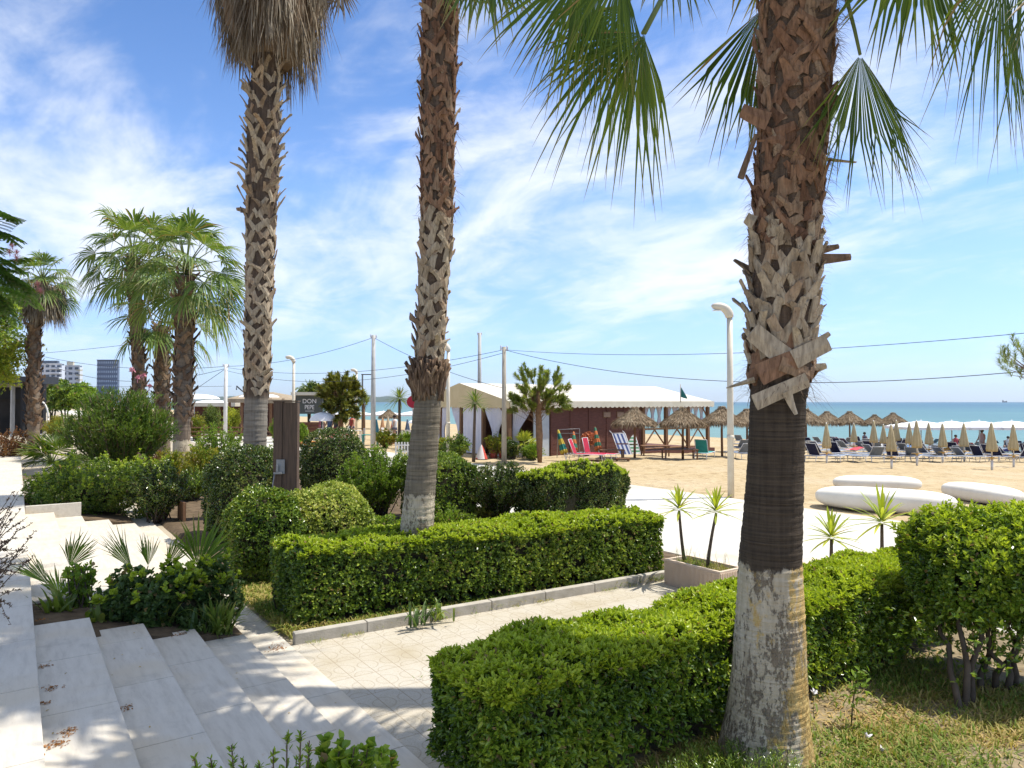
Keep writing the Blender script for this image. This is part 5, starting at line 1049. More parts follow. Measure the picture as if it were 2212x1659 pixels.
UX = unit(np.array([FWD[0], FWD[1], 0]))
for a, c, lb in ((1948, 2030, 'white canopy by the water beside the last thatched parasol'), (2026, 2085, 'white canopy by the water, middle of the row behind the closed parasols'), (2080, 2150, 'white canopy by the water above a person in a pale top'), (2145, 2225, 'white canopy by the water at the right edge'), (2220, 2300, 'white canopy by the water just outside the right edge')): canopy(a, c, 909, 922, 46, lb)
for i, (a, c) in enumerate(((730, 800), (795, 862), (858, 930), (690, 735))): canopy(a, c, 888, 895, 72 - i, ('far white canopy left of the tall grey pole', 'far white canopy right of the tall grey pole', 'far white canopy seen just left of the middle palm', 'far white canopy behind the grey signboard')[i])

# ------------------------------------------------------------------ beach clutter by the plank wall
def stripes(name, c1, c2, ax_=2, per=.14):
    m, nt, out = newmat(name); v = coords(nt); s = nt.nodes.new('ShaderNodeSeparateXYZ'); L(nt, v, s.inputs[0]); x = math_(nt, 'FRACT', math_(nt, 'DIVIDE', s.outputs[ax_], per)); princ(nt, out, mix(nt, math_(nt, 'GREATER_THAN', x, .5), c1, c2), .8, .15); return m
def lean_parasol(px, pt, pb, tx, mats, label):
    g = B(px, pb); t = AT(tx, pt, dep(g) + .5); h = np.linalg.norm(t - g); o = thing('closed_parasol', g, label, 'parasol', 'coloured closed parasols by the plank wall')
    m = MB(); closed_mesh(m, h, .15, 0, h * .25); part('canopy', m, mats, o, True); m = MB(); m.tube([(0, 0, 0), (0, 0, h * .4)], .022, 8); part('pole', m, WHITEP, o, True)
    o.rotation_mode = 'QUATERNION'; o.rotation_quaternion = Vector((t - g).tolist()).to_track_quat('Z', 'Y'); return o
lean_parasol(1224, 928, 997, 1205, stripes('green_yellow_stripe', (.03, .16, .13), (.45, .33, .05), 2, .5), 'green and yellow closed parasol leaning left against the clothes rack'); lean_parasol(1241, 932, 988, 1239, stripes('green_orange_stripe', (.05, .18, .11), (.52, .16, .05), 2, .42), 'green and orange closed parasol standing upright by the clothes rack'); lean_parasol(1296, 922, 990, 1285, stripes('orange_green_stripe', (.50, .15, .05), (.05, .15, .09), 2, .36), 'orange and green closed parasol leaning right of the red loungers')
def rack():
    g = B(1228, 990); o = thing('clothes_rack', g, 'empty metal clothes rack against the brown plank wall', 'rack'); d_ = dep(g); u = lambda px, py: AT(px, py, d_ + .35); m = MB(); m.tube([u(1203, 992), u(1206, 928), u(1252, 926), u(1252, 990)], .018, 6); m.tube([u(1206, 936), u(1252, 936)], .014, 6); m.tube([u(1206, 928), AT(1208, 932, d_ + .9)], .014, 6); part('frame', m, METAL, o)
rack()
def lean_lounger(px0, px1, pt, pb, tilt, mat, label):
    g = B((px0 + px1) / 2 + tilt, pb); d_ = dep(g); m = MB(); mf = MB(); o = thing('folded_lounger', g, label, 'sun lounger', None)
    A_, Bp, C_, D_ = AT(px0, pt, d_ + .5), AT(px1, pt, d_ + .5), AT(px1 + tilt * 2, pb, d_), AT(px0 + tilt * 2, pb, d_)
    for p, q in ((A_, D_), (Bp, C_), (A_, Bp), (D_, C_)): mf.tube([p, q], .02, 6)
    mf.tube([A_, A_ + (A_ - D_) * .12 + RGT * -.08], .02, 6); mf.tube([Bp, Bp + (A_ - D_) * .12 + RGT * -.08], .02, 6); part('frame', mf, ALU, o)
    sc_ = lambda s, t: A_ + (Bp - A_) * s + (D_ - A_) * t - UX * .02; m.grid([[sc_(s, t) for s in (.05, .95)] for t in (.02, .47)]); m.grid([[sc_(s, t) for s in (.05, .95)] for t in (.53, .98)]); part('sling', m, mat, o)
lean_lounger(1322, 1350, 936, 982, 8, stripes('blue_white_stripe', (.55, .57, .62), (.06, .09, .22), 0, .16), 'blue and white striped lounger propped upright against the plank wall'); lean_lounger(1352, 1372, 940, 980, 6, stripes('green_white_stripe', (.58, .6, .55), (.08, .26, .13), 2, .16), 'green and white striped lounger propped beside the blue one')
lg(1256, 996, 2.2, 'red sun lounger folded up beside the coloured parasols', MESHR, 1.2); lg(1282, 994, 2.0, 'deep red sun lounger with tall back below an orange towel', MESHR, 1.35)
def table(px, pb, w_, h_, label, name='wooden_table', mat=None, cat='table', grp=None, rz=None, dpt=None):
    g = B(px, pb); o = thing(name, g, label, cat, grp, -YAW if rz is None else rz); m = MB(); dd = dpt or w_ * .55
    for i in range(5): m.bx(-w_ / 2, w_ / 2, -dd / 2 + dd * i / 5 + .004, -dd / 2 + dd * (i + 1) / 5 - .004, h_ - .035, h_)
    part('tabletop', m, mat or WOOD, o, True)
    for sx_ in (-1, 1):
        for sy_ in (-1, 1): m = MB(); x, y = sx_ * (w_ / 2 - .06), sy_ * (dd / 2 - .06); m.bx(x - .03, x + .03, y - .03, y + .03, 0, h_ - .036); part('leg', m, mat or WOOD, o, True)
    return o
table(1322, 992, 1.05, .42, 'low slatted wooden table left of the propped striped loungers'); table(1415, 985, 1.3, .5, 'low wooden bench between the two nearest thatched parasols', 'wooden_bench', None, 'bench'); table(1468, 992, 1.5, .45, 'wooden slatted daybed below the braced pavilion rail', 'wooden_daybed', None, 'daybed'); table(1345, 996, .6, .12, 'small low wooden crate on the sand under the striped loungers', 'wooden_crate', None, 'crate')
m = MB(); g = B(1266, 985); d_ = dep(g); c = AT(1274, 948, d_ + .1); C, N = ellpts(120, c, (.33, .25, .2), -.8); rosettes(m, C, N, 4, .16, .12); m.tube([g, c], .14, 8, 1); solo('towel_heap', m, [M('orange_cloth', (.62, .26, .13), (.5, .17, .07), 8), WOOD], 'heap of orange cloth behind the red loungers', 'towel', None, g)
# ------------------------------------------------------------------ plants by the pavilion
def yucca(px, pb, ph, n, ln, wd, lm, label, r=.035, d=None, base=None, name='yucca', grp=None, lean=None, z=0, el=(-25, 88), dr=.35, barkm=None):
    g = base if base is not None else B(px, pb); hd = AT(*ph, d or dep(g)); o = thing(name, g, label, 'plant', grp); m = MB(); t = np.linspace(0, 1, 7)[:, None]; pt = g + (hd - g) * t; mid = np.array(lean if lean is not None else (0, 0, 0)) * np.sin(t * math.pi); m.tube(pt + mid, np.linspace(r * 1.25, r * .85, 7), 9); part('trunk', m, barkm or BARK, o)
    m = MB(); az = np.arange(n) * 2.39996; e_ = np.radians(el[1] + (el[0] - el[1]) * (np.arange(n) / max(1, n - 1)) ** .9); D = np.stack([np.cos(az) * np.cos(e_), np.sin(az) * np.cos(e_), np.sin(e_)], -1); strap(m, hd + D * r + np.array([0, 0, .06]) * (1 - np.arange(n) / n)[:, None], D, ln * rnd(n, .8, 1.1), wd, dr * rnd(n, .3, 1.3), 5); part('crown', m, lm, o); return o
yucca(1023, 998, (1026, 872), 70, .72, .05, LYD, 'slender dragon tree with spiky head in front of the pavilion curtains', .06, name='dragon_tree'); yucca(863, 968, (863, 862), 60, .85, .06, LYD, 'small spiky dragon tree far off left of the middle palm', .08, name='dragon_tree')
# planter with two yuccas on the promenade
pxa = G(1556, 1295); Yn = pxa[1]; Yf = G(1437, 1261)[1]; Xp = pxa[0]; wpl = .46; hp = .345
pl = thing('planter', ((Xp + wpl / 2), (Yn + Yf) / 2, 0), 'long ribbed cream concrete planter at the end of the hedge', 'planter'); m = MB()
def ribs(p0, p1, n_): 
    p0 = np.array(p0); p1 = np.array(p1)
    for i in range(n_):
        c = p0 + (p1 - p0) * (i + .5) / n_; l_ = np.linalg.norm(p1 - p0) / n_ * .62; d_ = unit(p1 - p0); m.box((c[0], c[1], hp * .47), (abs(d_[0]) * l_ + abs(d_[1]) * .016, abs(d_[1]) * l_ + abs(d_[0]) * .016, hp * .9))
m.bx(Xp, Xp + .04, Yn, Yf, 0, hp); m.bx(Xp + wpl - .04, Xp + wpl, Yn, Yf, 0, hp); m.bx(Xp + .041, Xp + wpl - .041, Yn, Yn + .04, 0, hp - .002); m.bx(Xp + .041, Xp + wpl - .041, Yf - .04, Yf, 0, hp - .002); ribs((Xp - .003, Yn), (Xp - .003, Yf), 44); ribs((Xp, Yn - .003), (Xp + wpl, Yn - .003), 14); part('trough', m, M('planter_concrete', (.66, .53, .40), (.56, .44, .33), 3, .8, .2, .2), pl)
m = MB(); m.bx(Xp + .042, Xp + wpl - .042, Yn + .042, Yf - .042, .02, hp - .05); part('soil', m, SOIL, pl)
m = MB(); n = 700; P_ = np.stack([rnd(n, Xp + .06, Xp + wpl - .06), rnd(n, Yn + .06, Yf - .06), 0 * rnd(n) + hp - .05], -1); strap(m, P_, rvec(n) * .6 + np.array([0, 0, 1]), rnd(n, .03, .13), .006, .4, 3); n = 40; P_ = np.stack([rnd(n, Xp + .06, Xp + wpl - .06), rnd(n, Yn + .06, Yf - .06), 0 * rnd(n) + hp - .05], -1); strap(m, P_, rvec(n) * .3 + np.array([0, 0, 1]), rnd(n, .2, .42), .004, .2, 4); solo('planter_weeds', m, GRASS, 'dry weeds growing in the ribbed planter', 'weeds', None, ((Xp + wpl / 2), (Yn + Yf) / 2, hp - .05))
for (px, ph, lb) in ((1470, (1467, 1103), 'young yucca on a bare stem at the far end of the planter'), (1548, (1547, 1108), 'young yucca on a bare stem at the near end of the planter')):
    z = hp - .05; g0 = G(px, 1196 if px < 1500 else 1222, z); g0 = np.array([Xp + wpl / 2, min(max(g0[1], Yn + .2), Yf - .15), z]); r0 = dep(g0); yucca(px, 0, ph, 34, .36, .034, LYU, lb, .020, r0, g0, 'young_yucca', 'yuccas in planters', (.012, .02, 0), el=(-12, 86), dr=.22)
pl2 = thing('planter', G(1850, 1290), 'second ribbed planter mostly hidden behind the near hedge', 'planter'); m = MB(); c = G(1850, 1290); m.bx(c[0] - .23, c[0] + .23, c[1] - .8, c[1] + .8, 0, .34); part('trough', m, CACHE['planter_concrete'], pl2)
for (px, ph, lb, k_) in ((1795, (1796, 1165), 'small yucca seen over the near hedge just right of the palm trunk', .40), (1905, (1905, 1132), 'larger yucca seen over the near hedge beside the round bush', .5)):
    yucca(px, 0, ph, 32, k_, .040, LYU, lb, .022, dep(c), np.array([*AT(px, 1200, dep(c))[:2], .3]), 'young_yucca', 'yuccas in planters', el=(-15, 86), dr=.2)
def pine(px, pb, rows_, n, spread, lm, label, trunk_r, needle=.14, per=46, name='pine_tree', d=None, base=None, nlw=.007):
    g = base if base is not None else B(px, pb); d_ = d or dep(g); o = thing(name, g, label, 'tree'); pts_ = [g] + [AT(x, y, d_) for x, y, _ in rows_]; rad = [trunk_r] + [q * d_ / F for *_, q in rows_]; m = MB(); m.tube(pts_, rad, 10)
    top = pts_[-1]; fol = MB(); T = []
    for cx_, cy_, rx_, ry_, k_ in spread:
        c = AT(cx_, cy_, d_); u, nn = ellpts(k_, c, (rx_ * d_ / F, rx_ * d_ / F, ry_ * d_ / F), -.8); u = c + (u - c) * rnd(k_, .45, 1.0)[:, None]
        for q in u:
            s = pts_[-1] + (pts_[1] - pts_[-1]) * R.uniform(.0, .85); mid = (s + q) / 2 + np.array([0, 0, -.06]); m.tube([s, mid, q], [.009, .007, .004], 5); T.append(q)
    T = np.array(T); A = unit(T - (top - np.array([0, 0, .6])) + np.array([0, 0, .5]) + RN.normal(size=T.shape) * .25); l_ = needle * 2.4; K = per; q = np.repeat(np.arange(len(T)), K); s = rnd(len(q), -.4, 1); P_ = T[q] + A[q] * (s * l_ * .5)[:, None]; T1, T2 = perp(A); ph = rnd(len(q), 0, 6.28); rad_ = T1[q] * np.cos(ph)[:, None] + T2[q] * np.sin(ph)[:, None]; D = A[q] * rnd(len(q), .5, 1.1)[:, None] + rad_ * .75; strap(fol, P_, D, needle * rnd(len(q), .7, 1.2), nlw * rnd(len(q), .8, 1.3) * (d_ / 12), .1, 2); part('crown', fol, lm, o); part('trunk', m, M('pine_bark', (.26, .155, .085), (.15, .09, .055), 9, .9, .1, .6, 40), o); return o
pine(1166, 1000, [(1165, 940, 8), (1163, 880, 6), (1160, 840, 4)], 60, [(1163, 838, 62, 44, 62), (1135, 876, 46, 24, 28), (1205, 878, 36, 20, 18), (1190, 842, 42, 40, 20)], LPN, 'young bushy pine standing before the pavilion roof', .095, .20, 120, nlw=.010)
pine(735, 958, [(737, 915, 5), (738, 880, 4), (738, 840, 3)], 60, [(737, 850, 40, 38, 90), (735, 885, 38, 22, 36)], LPY, 'yellow-green pine right of the grey signboard', .14, .30, 100, nlw=.02)
pine(786, 950, [(786, 900, 3), (786, 872, 2)], 30, [(786, 868, 11, 22, 24)], LPN, 'thin dark young pine between the pale pine and the tall grey pole', .10, .2, 40)
gR = AT(2330, 868, 13); pine(2330, 0, [(2300, 860, 9), (2275, 820, 7), (2240, 780, 5)], 40, [(2205, 788, 44, 48, 30), (2270, 760, 60, 50, 36)], LPN, 'pine branch tips reaching in at the right edge above the horizon', .11, .13, 70, d=13, base=np.array([gR[0], gR[1], 0]))
g = B(1130, 990); loose('dwarf_fan_palm', (g[0], g[1], .6), (.1, .1, .4), 'spiky yellow-green fan palm between the two pines by the pavilion', 'palm', LYU, 3, 4, .05, .02)
o = bpy.data.objects['dwarf_fan_palm.001']; m = MB()
for i in range(18): palm_frond(m, g + np.array([0, 0, .35]), i * 2.4, math.radians(R.uniform(5, 85)), .45, .62, 18, .2, 0, 1, 1.2, .1)
part('fronds', m, [LYU, PETI], o)
POT = M('red_pot', (.42, .09, .06), (.34, .07, .05), 4, .6)
for px, lb in ((1066, 'red pot plant with yellowing leaves, left one before the pavilion curtains'), (1086, 'red pot plant with yellowing leaves, right one before the pavilion curtains')):
    g = B(px, 990); o = loose('potted_shrub', (g[0], g[1], .75), (.42, .42, .35), lb, 'pot plant', LY, 26, 26, .09, .04); m = MB(); m.lathe([(.001, .0), (.15, 0), (.20, .36), (.17, .36), (.16, .3), (.001, .3)], (g[0], g[1], g[2]), 16); part('pot', m, POT, o)
g = B(1040, 992); m = MB(); w_c = thing('beach_tent', g, 'red and white folded beach tent cone on the ground by the dragon tree', 'beach tent'); t = np.linspace(0, 1, 10); m.lathe([(.27 * (1 - u) ** .8 + .005, .02 + .62 * u) for u in t], (g[0], g[1], g[2]), 16); part('cover', m, stripes('red_white_panel', (.5, .08, .06), (.66, .6, .56), 0, .5), w_c)
for px, pb, rr, tpx, lm, lb in ((985, 992, 30, 935, LC, 'dark shrub at the foot of the lamp post by the middle palm'), (955, 990, 18, 945, LY, 'yellowing shrub right behind the middle palm trunk'), (1105, 992, 16, 950, LD, 'dark shrub between the wooden pole and the spiky fan palm'), (1150, 993, 22, 960, LB, 'leafy shrub at the foot of the young bushy pine'), (880, 972, 24, 930, LB, 'green shrub left of the middle palm near a pale fence'), (830, 968, 30, 925, LY, 'yellow-green shrub at the foot of the tall grey pole')):
    g = B(px, pb); d_ = dep(g); tp = AT(px, tpx, d_)[2] - g[2]; loose('garden_shrub', (g[0], g[1], g[2] + tp * .5), (rr * d_ / F, rr * d_ / F, tp * .5), lb, 'shrub', lm, 40, 36, .11, .05, lo_=True)
# ------------------------------------------------------------------ white bean-shaped seats
def bean(pa, pb_, wd, hh, label, bend=.0):
    a = G(*pa); c = G(*pb_); mid = (a + c) / 2; ln = np.linalg.norm(c - a); th = math.atan2(c[1] - a[1], c[0] - a[0]); m = MB(); nu, nv = 40, 64
    u = np.linspace(0, math.pi, nu); v = np.linspace(0, 2 * math.pi, nv); P_ = np.zeros((nu, nv, 3)); pw = lambda x, p: np.sign(x) * np.abs(x) ** p
    for i, uu in enumerate(u):
        rr = pw(math.sin(uu), .55); zz2 = pw(math.cos(uu), .75); x = ln / 2 * rr * pw(np.cos(v), .8); y = wd / 2 * rr * pw(np.sin(v), .85) + bend * (x / (ln / 2)) ** 2; P_[i] = np.stack([x, y, hh / 2 + hh / 2 * zz2 + 0 * v], -1)
    cs, sn = math.cos(th), math.sin(th); Q = P_.copy(); Q[..., 0] = mid[0] + cs * P_[..., 0] - sn * P_[..., 1]; Q[..., 1] = mid[1] + sn * P_[..., 0] + cs * P_[..., 1]; m.grid(Q)
    return solo('bean_seat', m, M('white_render', (.80, .76, .66), (.70, .65, .54), 2.2, .7, .2, .25, 25), label, 'seat', 'white bean seats on the promenade', mid)
bean((1760, 1094), (2070, 1116), 1.05, .52, 'long white rounded seat nearest, right of the near palm trunk', .12); bean((1800, 1058), (1990, 1062), .95, .42, 'white rounded seat behind the long one, on the sand edge'); bean((2045, 1072), (2205, 1098), 1.0, .44, 'white rounded seat behind the round bush at the right')
# ------------------------------------------------------------------ far-left buildings
o = thing('pergola_restaurant', AT(45, 868, 44) * np.array([1, 1, 0]), 'dark flat-roofed pergola restaurant at the left edge', 'building'); d_ = 44
def cam_box(m, px0, px1, py0, py1, d0, dd, mat=0, off=None):
    a = AT(px0, py0, d0); b_ = AT(px1, py1, d0); c = (a + b_) / 2 + UX * dd / 2 + (0 if off is None else off); m.box(c, (abs((px1 - px0) * d0 / F), dd, abs(a[2] - b_[2])), np.stack([RGT, UX, [0, 0, 1]], 1), mat)
m = MB(); cam_box(m, -400, 93, 813, 829, d_, 1.5); part('roof', m, DARKM, o); m = MB(); cam_box(m, -400, 84, 836, 862, d_ + 1, .2); cam_box(m, -400, 66, 862, 940, d_ + 1.3, .2, 1); part('back_wall', m, [M('charcoal_fascia', (.016, .016, .017), None), M('interior_shade', (.006, .006, .006), (.03, .025, .02), .8)], o)  # back wall near-black: the shade of the recess is put into its colour
m = MB(); cam_box(m, -400, 82, 829.2, 836, d_ + .3, 1.0); part('ceiling_edge', m, M('beige_soffit', (.30, .25, .18), None), o)
for a, c in ((82, 93), (44, 48), (22, 25), (-30, -22), (-140, -130)): m = MB(); cam_box(m, a, c, 829, 945, d_ + .02, .3); part('column', m, CACHE['charcoal_fascia'] if c != 25 else GREYP, o)
m = MB(); t = np.linspace(0, 6.283, 40); c = AT(88, 905, 43); m.tube(np.stack([c[0] + RGT[0] * .45 * np.cos(t), c[1] + RGT[1] * .45 * np.cos(t), 1.5 + 1.0 * np.sin(t)], -1), .05, 6); m.tube([(c[0], c[1], 0), (c[0], c[1], .52)], .08, 6); solo('ring_sculpture', m, WHITEP, 'white hoop-shaped stand in front of the dark pergola', 'stand', None, (c[0], c[1], 0))
APT = M('apartment_white', (.66, .66, .67), (.58, .58, .60), .2, .8); GLASSD = M('dark_window', (.06, .075, .10), (.10, .12, .15), .5, .25, .5); CREAMB = M('apartment_cream', (.56, .50, .38), None, .2, .8); TOWER = M('tower_blue_grey', (.15, .17, .23), (.12, .135, .19), .1, .5, .4); TOWW = M('tower_panel', (.46, .48, .55), (.36, .38, .46), .1, .6)
def block(name, px0, px1, ptop, d0, label, fl, cols, wm, gm, dd=14, extra=None):
    dd = 3
    o = thing(name, AT((px0 + px1) / 2, 868, d0) * np.array([1, 1, 0]), label, 'building'); m = MB(); cam_box(m, px0, px1, ptop, 873, d0, dd); part('wall', m, wm, o); W_ = (px1 - px0); Hh = 868 - ptop
    for i in range(fl):
        for j in range(cols):
            m = MB(); x0 = px0 + W_ * (j + .2) / cols; x1 = px0 + W_ * (j + .78) / cols; y0 = ptop + Hh * (i + .28) / fl; y1 = ptop + Hh * (i + .74) / fl; cam_box(m, x0, x1, y0, y1, d0 - .12, .115); part('window', m, gm, o)
    m = MB(); cam_box(m, px0 - .6, px1 + .6, ptop - 1.2, ptop, d0 - .4, dd); part('roof', m, extra or wm, o); return o
ob = block('apartment_block', 84, 133, 786, 420, 'white apartment block with a dark penthouse floor beside the solitary palm', 8, 4, APT, GLASSD); m = MB(); cam_box(m, 80, 124, 779, 784.6, 421, 2); part('penthouse', m, GLASSD, ob)
for i in range(7): m = MB(); cam_box(m, 100, 128, 794 + i * 10, 797 + i * 10, 417.5, 2.3); part('balcony', m, APT, ob)
ob = block('apartment_block', 132, 172, 790, 450, 'pale apartment block with a cream rooftop tank, right of the white one', 7, 3, APT, GLASSD); m = MB(); cam_box(m, 144, 158, 781, 788.6, 451, 1.5); part('water_tank', m, CREAMB, ob)
for i in range(6): m = MB(); cam_box(m, 164, 173, 798 + i * 10.5, 801 + i * 10.5, 447, 2.8); part('balcony', m, CREAMB, ob)
block('office_tower', 209, 254, 778, 640, 'dark blue-grey office tower with a grid of pale panels', 9, 10, TOWER, TOWW, 22, TOWER)
block('flat_roofed_house', 108, 150, 864, 120, 'low grey flat-roofed house beyond the path at the left', 1, 3, M('grey_render', (.33, .32, .31), None), GLASSD, 8)
for px, pb, rr, tpx, lm, lb in ((140, 930, 34, 832, LC, 'dark round tree in front of the white apartment blocks'), (176, 930, 26, 838, LB, 'light green tree left of the oleander crown'), (112, 925, 18, 836, LB, 'small tree between the pergola and the apartment blocks'), (668, 945, 16, 838, LD, 'distant dark tree above the grey signboard'), (712, 945, 26, 836, LD, 'dark distant tree behind the pale pine')):
    g = G(px, pb); g = AT(px, 868, 85); g[2] = 0; d_ = 85; tp = AT(px, tpx, d_)[2]; r_ = rr * d_ / F; bush('distant_tree', (g[0], g[1], tp - r_ * .8), (r_, r_, r_ * .85), lb, 'tree', lm, 700, 5, .5, .25, -.8, 1, .6, .25, core=.7, lo_=True, nst=3, sr=.12)
# ------------------------------------------------------------------ beach bar with signboard
o = thing('beach_bar', AT(570, 868, 52) * np.array([1, 1, 0]), 'timber beach bar with a low thatched hip roof behind the skirted palm', 'building'); d_ = 52; TH2 = M('bar_thatch', (.36, .29, .20), (.24, .185, .125), 3, .95, .1, .7, 20)
def cpt(px, py, d0, dd=0): return AT(px, py, d0) + UX * dd
m = MB(); e0, e1 = cpt(490, 861, d_), cpt(640, 864, d_); f0_, f1_ = e0 + UX * 6, e1 + UX * 6; r0_, r1_ = cpt(545, 847, d_ + 3), cpt(590, 847, d_ + 3)
m.add([e0, e1, f1_, f0_, r0_, r1_], [(0, 1, 5, 4), (1, 2, 5), (2, 3, 4, 5), (3, 0, 4), (3, 2, 1, 0)]); m.add([e0 - [0, 0, .28], e1 - [0, 0, .28], e1, e0], [(0, 1, 2, 3)]); part('roof', m, TH2, o)
for px in (496, 522, 548, 585, 612, 634): m = MB(); p = cpt(px, 868, d_ + .2); m.bx(p[0] - .08, p[0] + .08, p[1] - .08, p[1] + .08, 0, e0[2]); part('timber_post', m, WOOD, o)
m = MB(); cam_box(m, 500, 640, 866, 942, d_ + 5.5, .2); cam_box(m, 505, 700, 912, 942, d_ + 2, .3); part('back_wall', m, WOODH, o); m = MB(); curtain(m, cpt(602, 868, d_ + .3)[:2], cpt(609, 868, d_ + .3)[:2], e0[2] - .1, .1, None, 14, .05); part('curtain', m, SHEER, o)
for i in range(4): m = MB(); cam_box(m, 640, 708, 915 + i * 7, 917 + i * 7, 49, .06); part('rail', m, WOOD, o)
o = thing('beach_kiosk', AT(445, 868, 56) * np.array([1, 1, 0]), 'low brown beach kiosk with a pale flat awning left of the white utility pole', 'building'); d2_ = 56
m = MB(); cam_box(m, 385, 508, 870, 878, d2_, 2.5); part('awning', m, CANV, o); m = MB(); cam_box(m, 388, 506, 878, 940, d2_ + 2.0, .3); part('back_wall', m, WOODH, o); m = MB(); cam_box(m, 392, 500, 912, 938, d2_ + .2, .3); part('counter', m, M('kiosk_counter', (.30, .15, .09), (.16, .09, .06), 2), o)
for px in (392, 418, 446, 474, 500): m = MB(); cam_box(m, px - 1.2, px + 1.2, 878, 938, d2_ + .05, .1); part('timber_post', m, WOOD, o)
o = thing('wooden_fence', AT(620, 868, 45) * np.array([1, 1, 0]), 'low brown rail fence in front of the beach bar behind the skirted palm', 'fence')
for i in range(3): m = MB(); cam_box(m, 395, 610, 922 + i * 9, 925 + i * 9, 45, .06); part('rail', m, WOOD, o)
for px in (400, 440, 480, 520, 560, 604): m = MB(); cam_box(m, px - 1.5, px + 1.5, 918, 952, 45.1, .1); part('post', m, WOOD, o)
for px, pb, rr, tpx, lm, lb in ((455, 950, 26, 868, LYD, 'feathery grey-green shrub in front of the brown kiosk'), (500, 952, 18, 872, LYU, 'tall pale reed clump right of the white utility pole'), (425, 952, 20, 890, LY, 'yellowing shrub in front of the brown kiosk'), (650, 965, 16, 915, LB, 'green shrub right of the shower post below the signboard'), (600, 955, 18, 900, LB, 'bright shrub just left of the shower post')):
    g = B(px, pb); d_ = dep(g); tp = AT(px, tpx, d_)[2] - g[2]; loose('garden_shrub', (g[0], g[1], g[2] + tp * .5), (rr * d_ / F, rr * d_ / F, tp * .5), lb, 'shrub', lm, 50, 40, .14, .04, lo_=True)
d_ = 52
SB = M('sign_grey', (.085, .095, .09), (.075, .083, .08), 1, .7); a_ = thing('signboard', cpt(668, 868, 48) * np.array([1, 1, 0]), 'dark grey bar signboard with white lettering under a pale awning', 'signboard'); m = MB(); cam_box(m, 638, 697, 854, 894, 48, .12); part('panel', m, SB, a_)
m = MB(); cam_box(m, 628, 700, 847, 853.5, 47.6, 1.4); part('awning', m, CANV, a_); m = MB(); cam_box(m, 640, 642.5, 894, 945, 48, .12); cam_box(m, 693, 695.5, 894, 945, 48, .12); part('posts', m, DARKM, a_)
def text(body, px, py, hpx, d0, sx_=1.0):
    cu = bpy.data.curves.new('lettering', 'FONT'); cu.body = body; cu.align_x = 'CENTER'; cu.align_y = 'CENTER'; cu.size = hpx * d0 / F * 1.38; cu.extrude = .004
    tmp = bpy.data.objects.new('tmp', cu); COL.objects.link(tmp); dg = bpy.context.evaluated_depsgraph_get(); me = bpy.data.meshes.new_from_object(tmp.evaluated_get(dg)); bpy.data.objects.remove(tmp)
    ob_ = bpy.data.objects.new('lettering', me); me.materials.clear(); me.materials.append(CLOTHW); p = AT(px, py, d0); mat_ = Matrix((Vector(RGT.tolist()), Vector((0, 0, 1)), Vector((-UX).tolist()))).transposed().to_4x4(); mat_.translation = Vector((p - ORG[a_.name]).tolist()); link(ob_, a_); ob_.matrix_local = mat_ @ Matrix.Diagonal((sx_, 1, 1, 1))
text('DON', 668.5, 867, 9.5, 47.98); text('PEPE', 668.5, 880, 9.5, 47.98, .80); m = MB(); cam_box(m, 659, 678, 887.5, 888.3, 47.985, .012); part('underline', m, CLOTHW, a_)
def open_parasol(px, ptop, pedge, hw, d0, label, mat=None, flat=.0):
    t_ = AT(px, ptop, d0); e_ = AT(px, pedge, d0); g = gz(t_[0]); r_ = hw * d0 / F; o = thing('open_parasol', (t_[0], t_[1], g), label, 'parasol'); m = MB(); hh = t_[2] - e_[2]; a = np.linspace(0, 1, 9); m.lathe([(max(.01, r_ * math.sin(x * 1.45) / math.sin(1.45)), t_[2] - hh * (1 - math.cos(x * 1.45)) / (1 - math.cos(1.45))) for x in a], (t_[0], t_[1], 0), 32, 0, True, lambda A_, z: 1 + .02 * np.cos(A_ * 8)); part('canopy', m, mat or CLOTHW, o); m = MB(); m.tube([(t_[0], t_[1], g), (t_[0], t_[1], t_[2] + .06)], .025, 8); part('pole', m, ALU, o)
    m = MB()
    for i in range(8): m.tube([(t_[0], t_[1], t_[2] - .05), (t_[0] + r_ * .97 * math.cos(i * .785), t_[1] + r_ * .97 * math.sin(i * .785), e_[2] + .02)], .01, 4)
    part('ribs', m, ALU, o); return o
open_parasol(698, 890, 909, 29, 42, 'white dome parasol open in front of the grey signboard'); open_parasol(905, 905, 914, 24, 44, 'small white open parasol left of the middle palm', None); open_parasol(420, 851, 862, 52, 48, 'wide white open parasol left of the skirted palm'); open_parasol(560, 850, 858, 42, 47, 'white open parasol in front of the thatched bar roof'); open_parasol(458, 864, 872, 40, 62, 'far white open parasol behind the white utility pole')
m = MB(); q = AT(530, 868, 47); m.tube([(q[0], q[1], 0), AT(530, 850, 47), AT(511, 834, 47), AT(511, 842, 47)], .05, 6); solo('parasol_arm', m, DARKM, 'dark bent cantilever arm of a parasol left of the skirted palm', 'parasol arm', None, (q[0], q[1], 0))
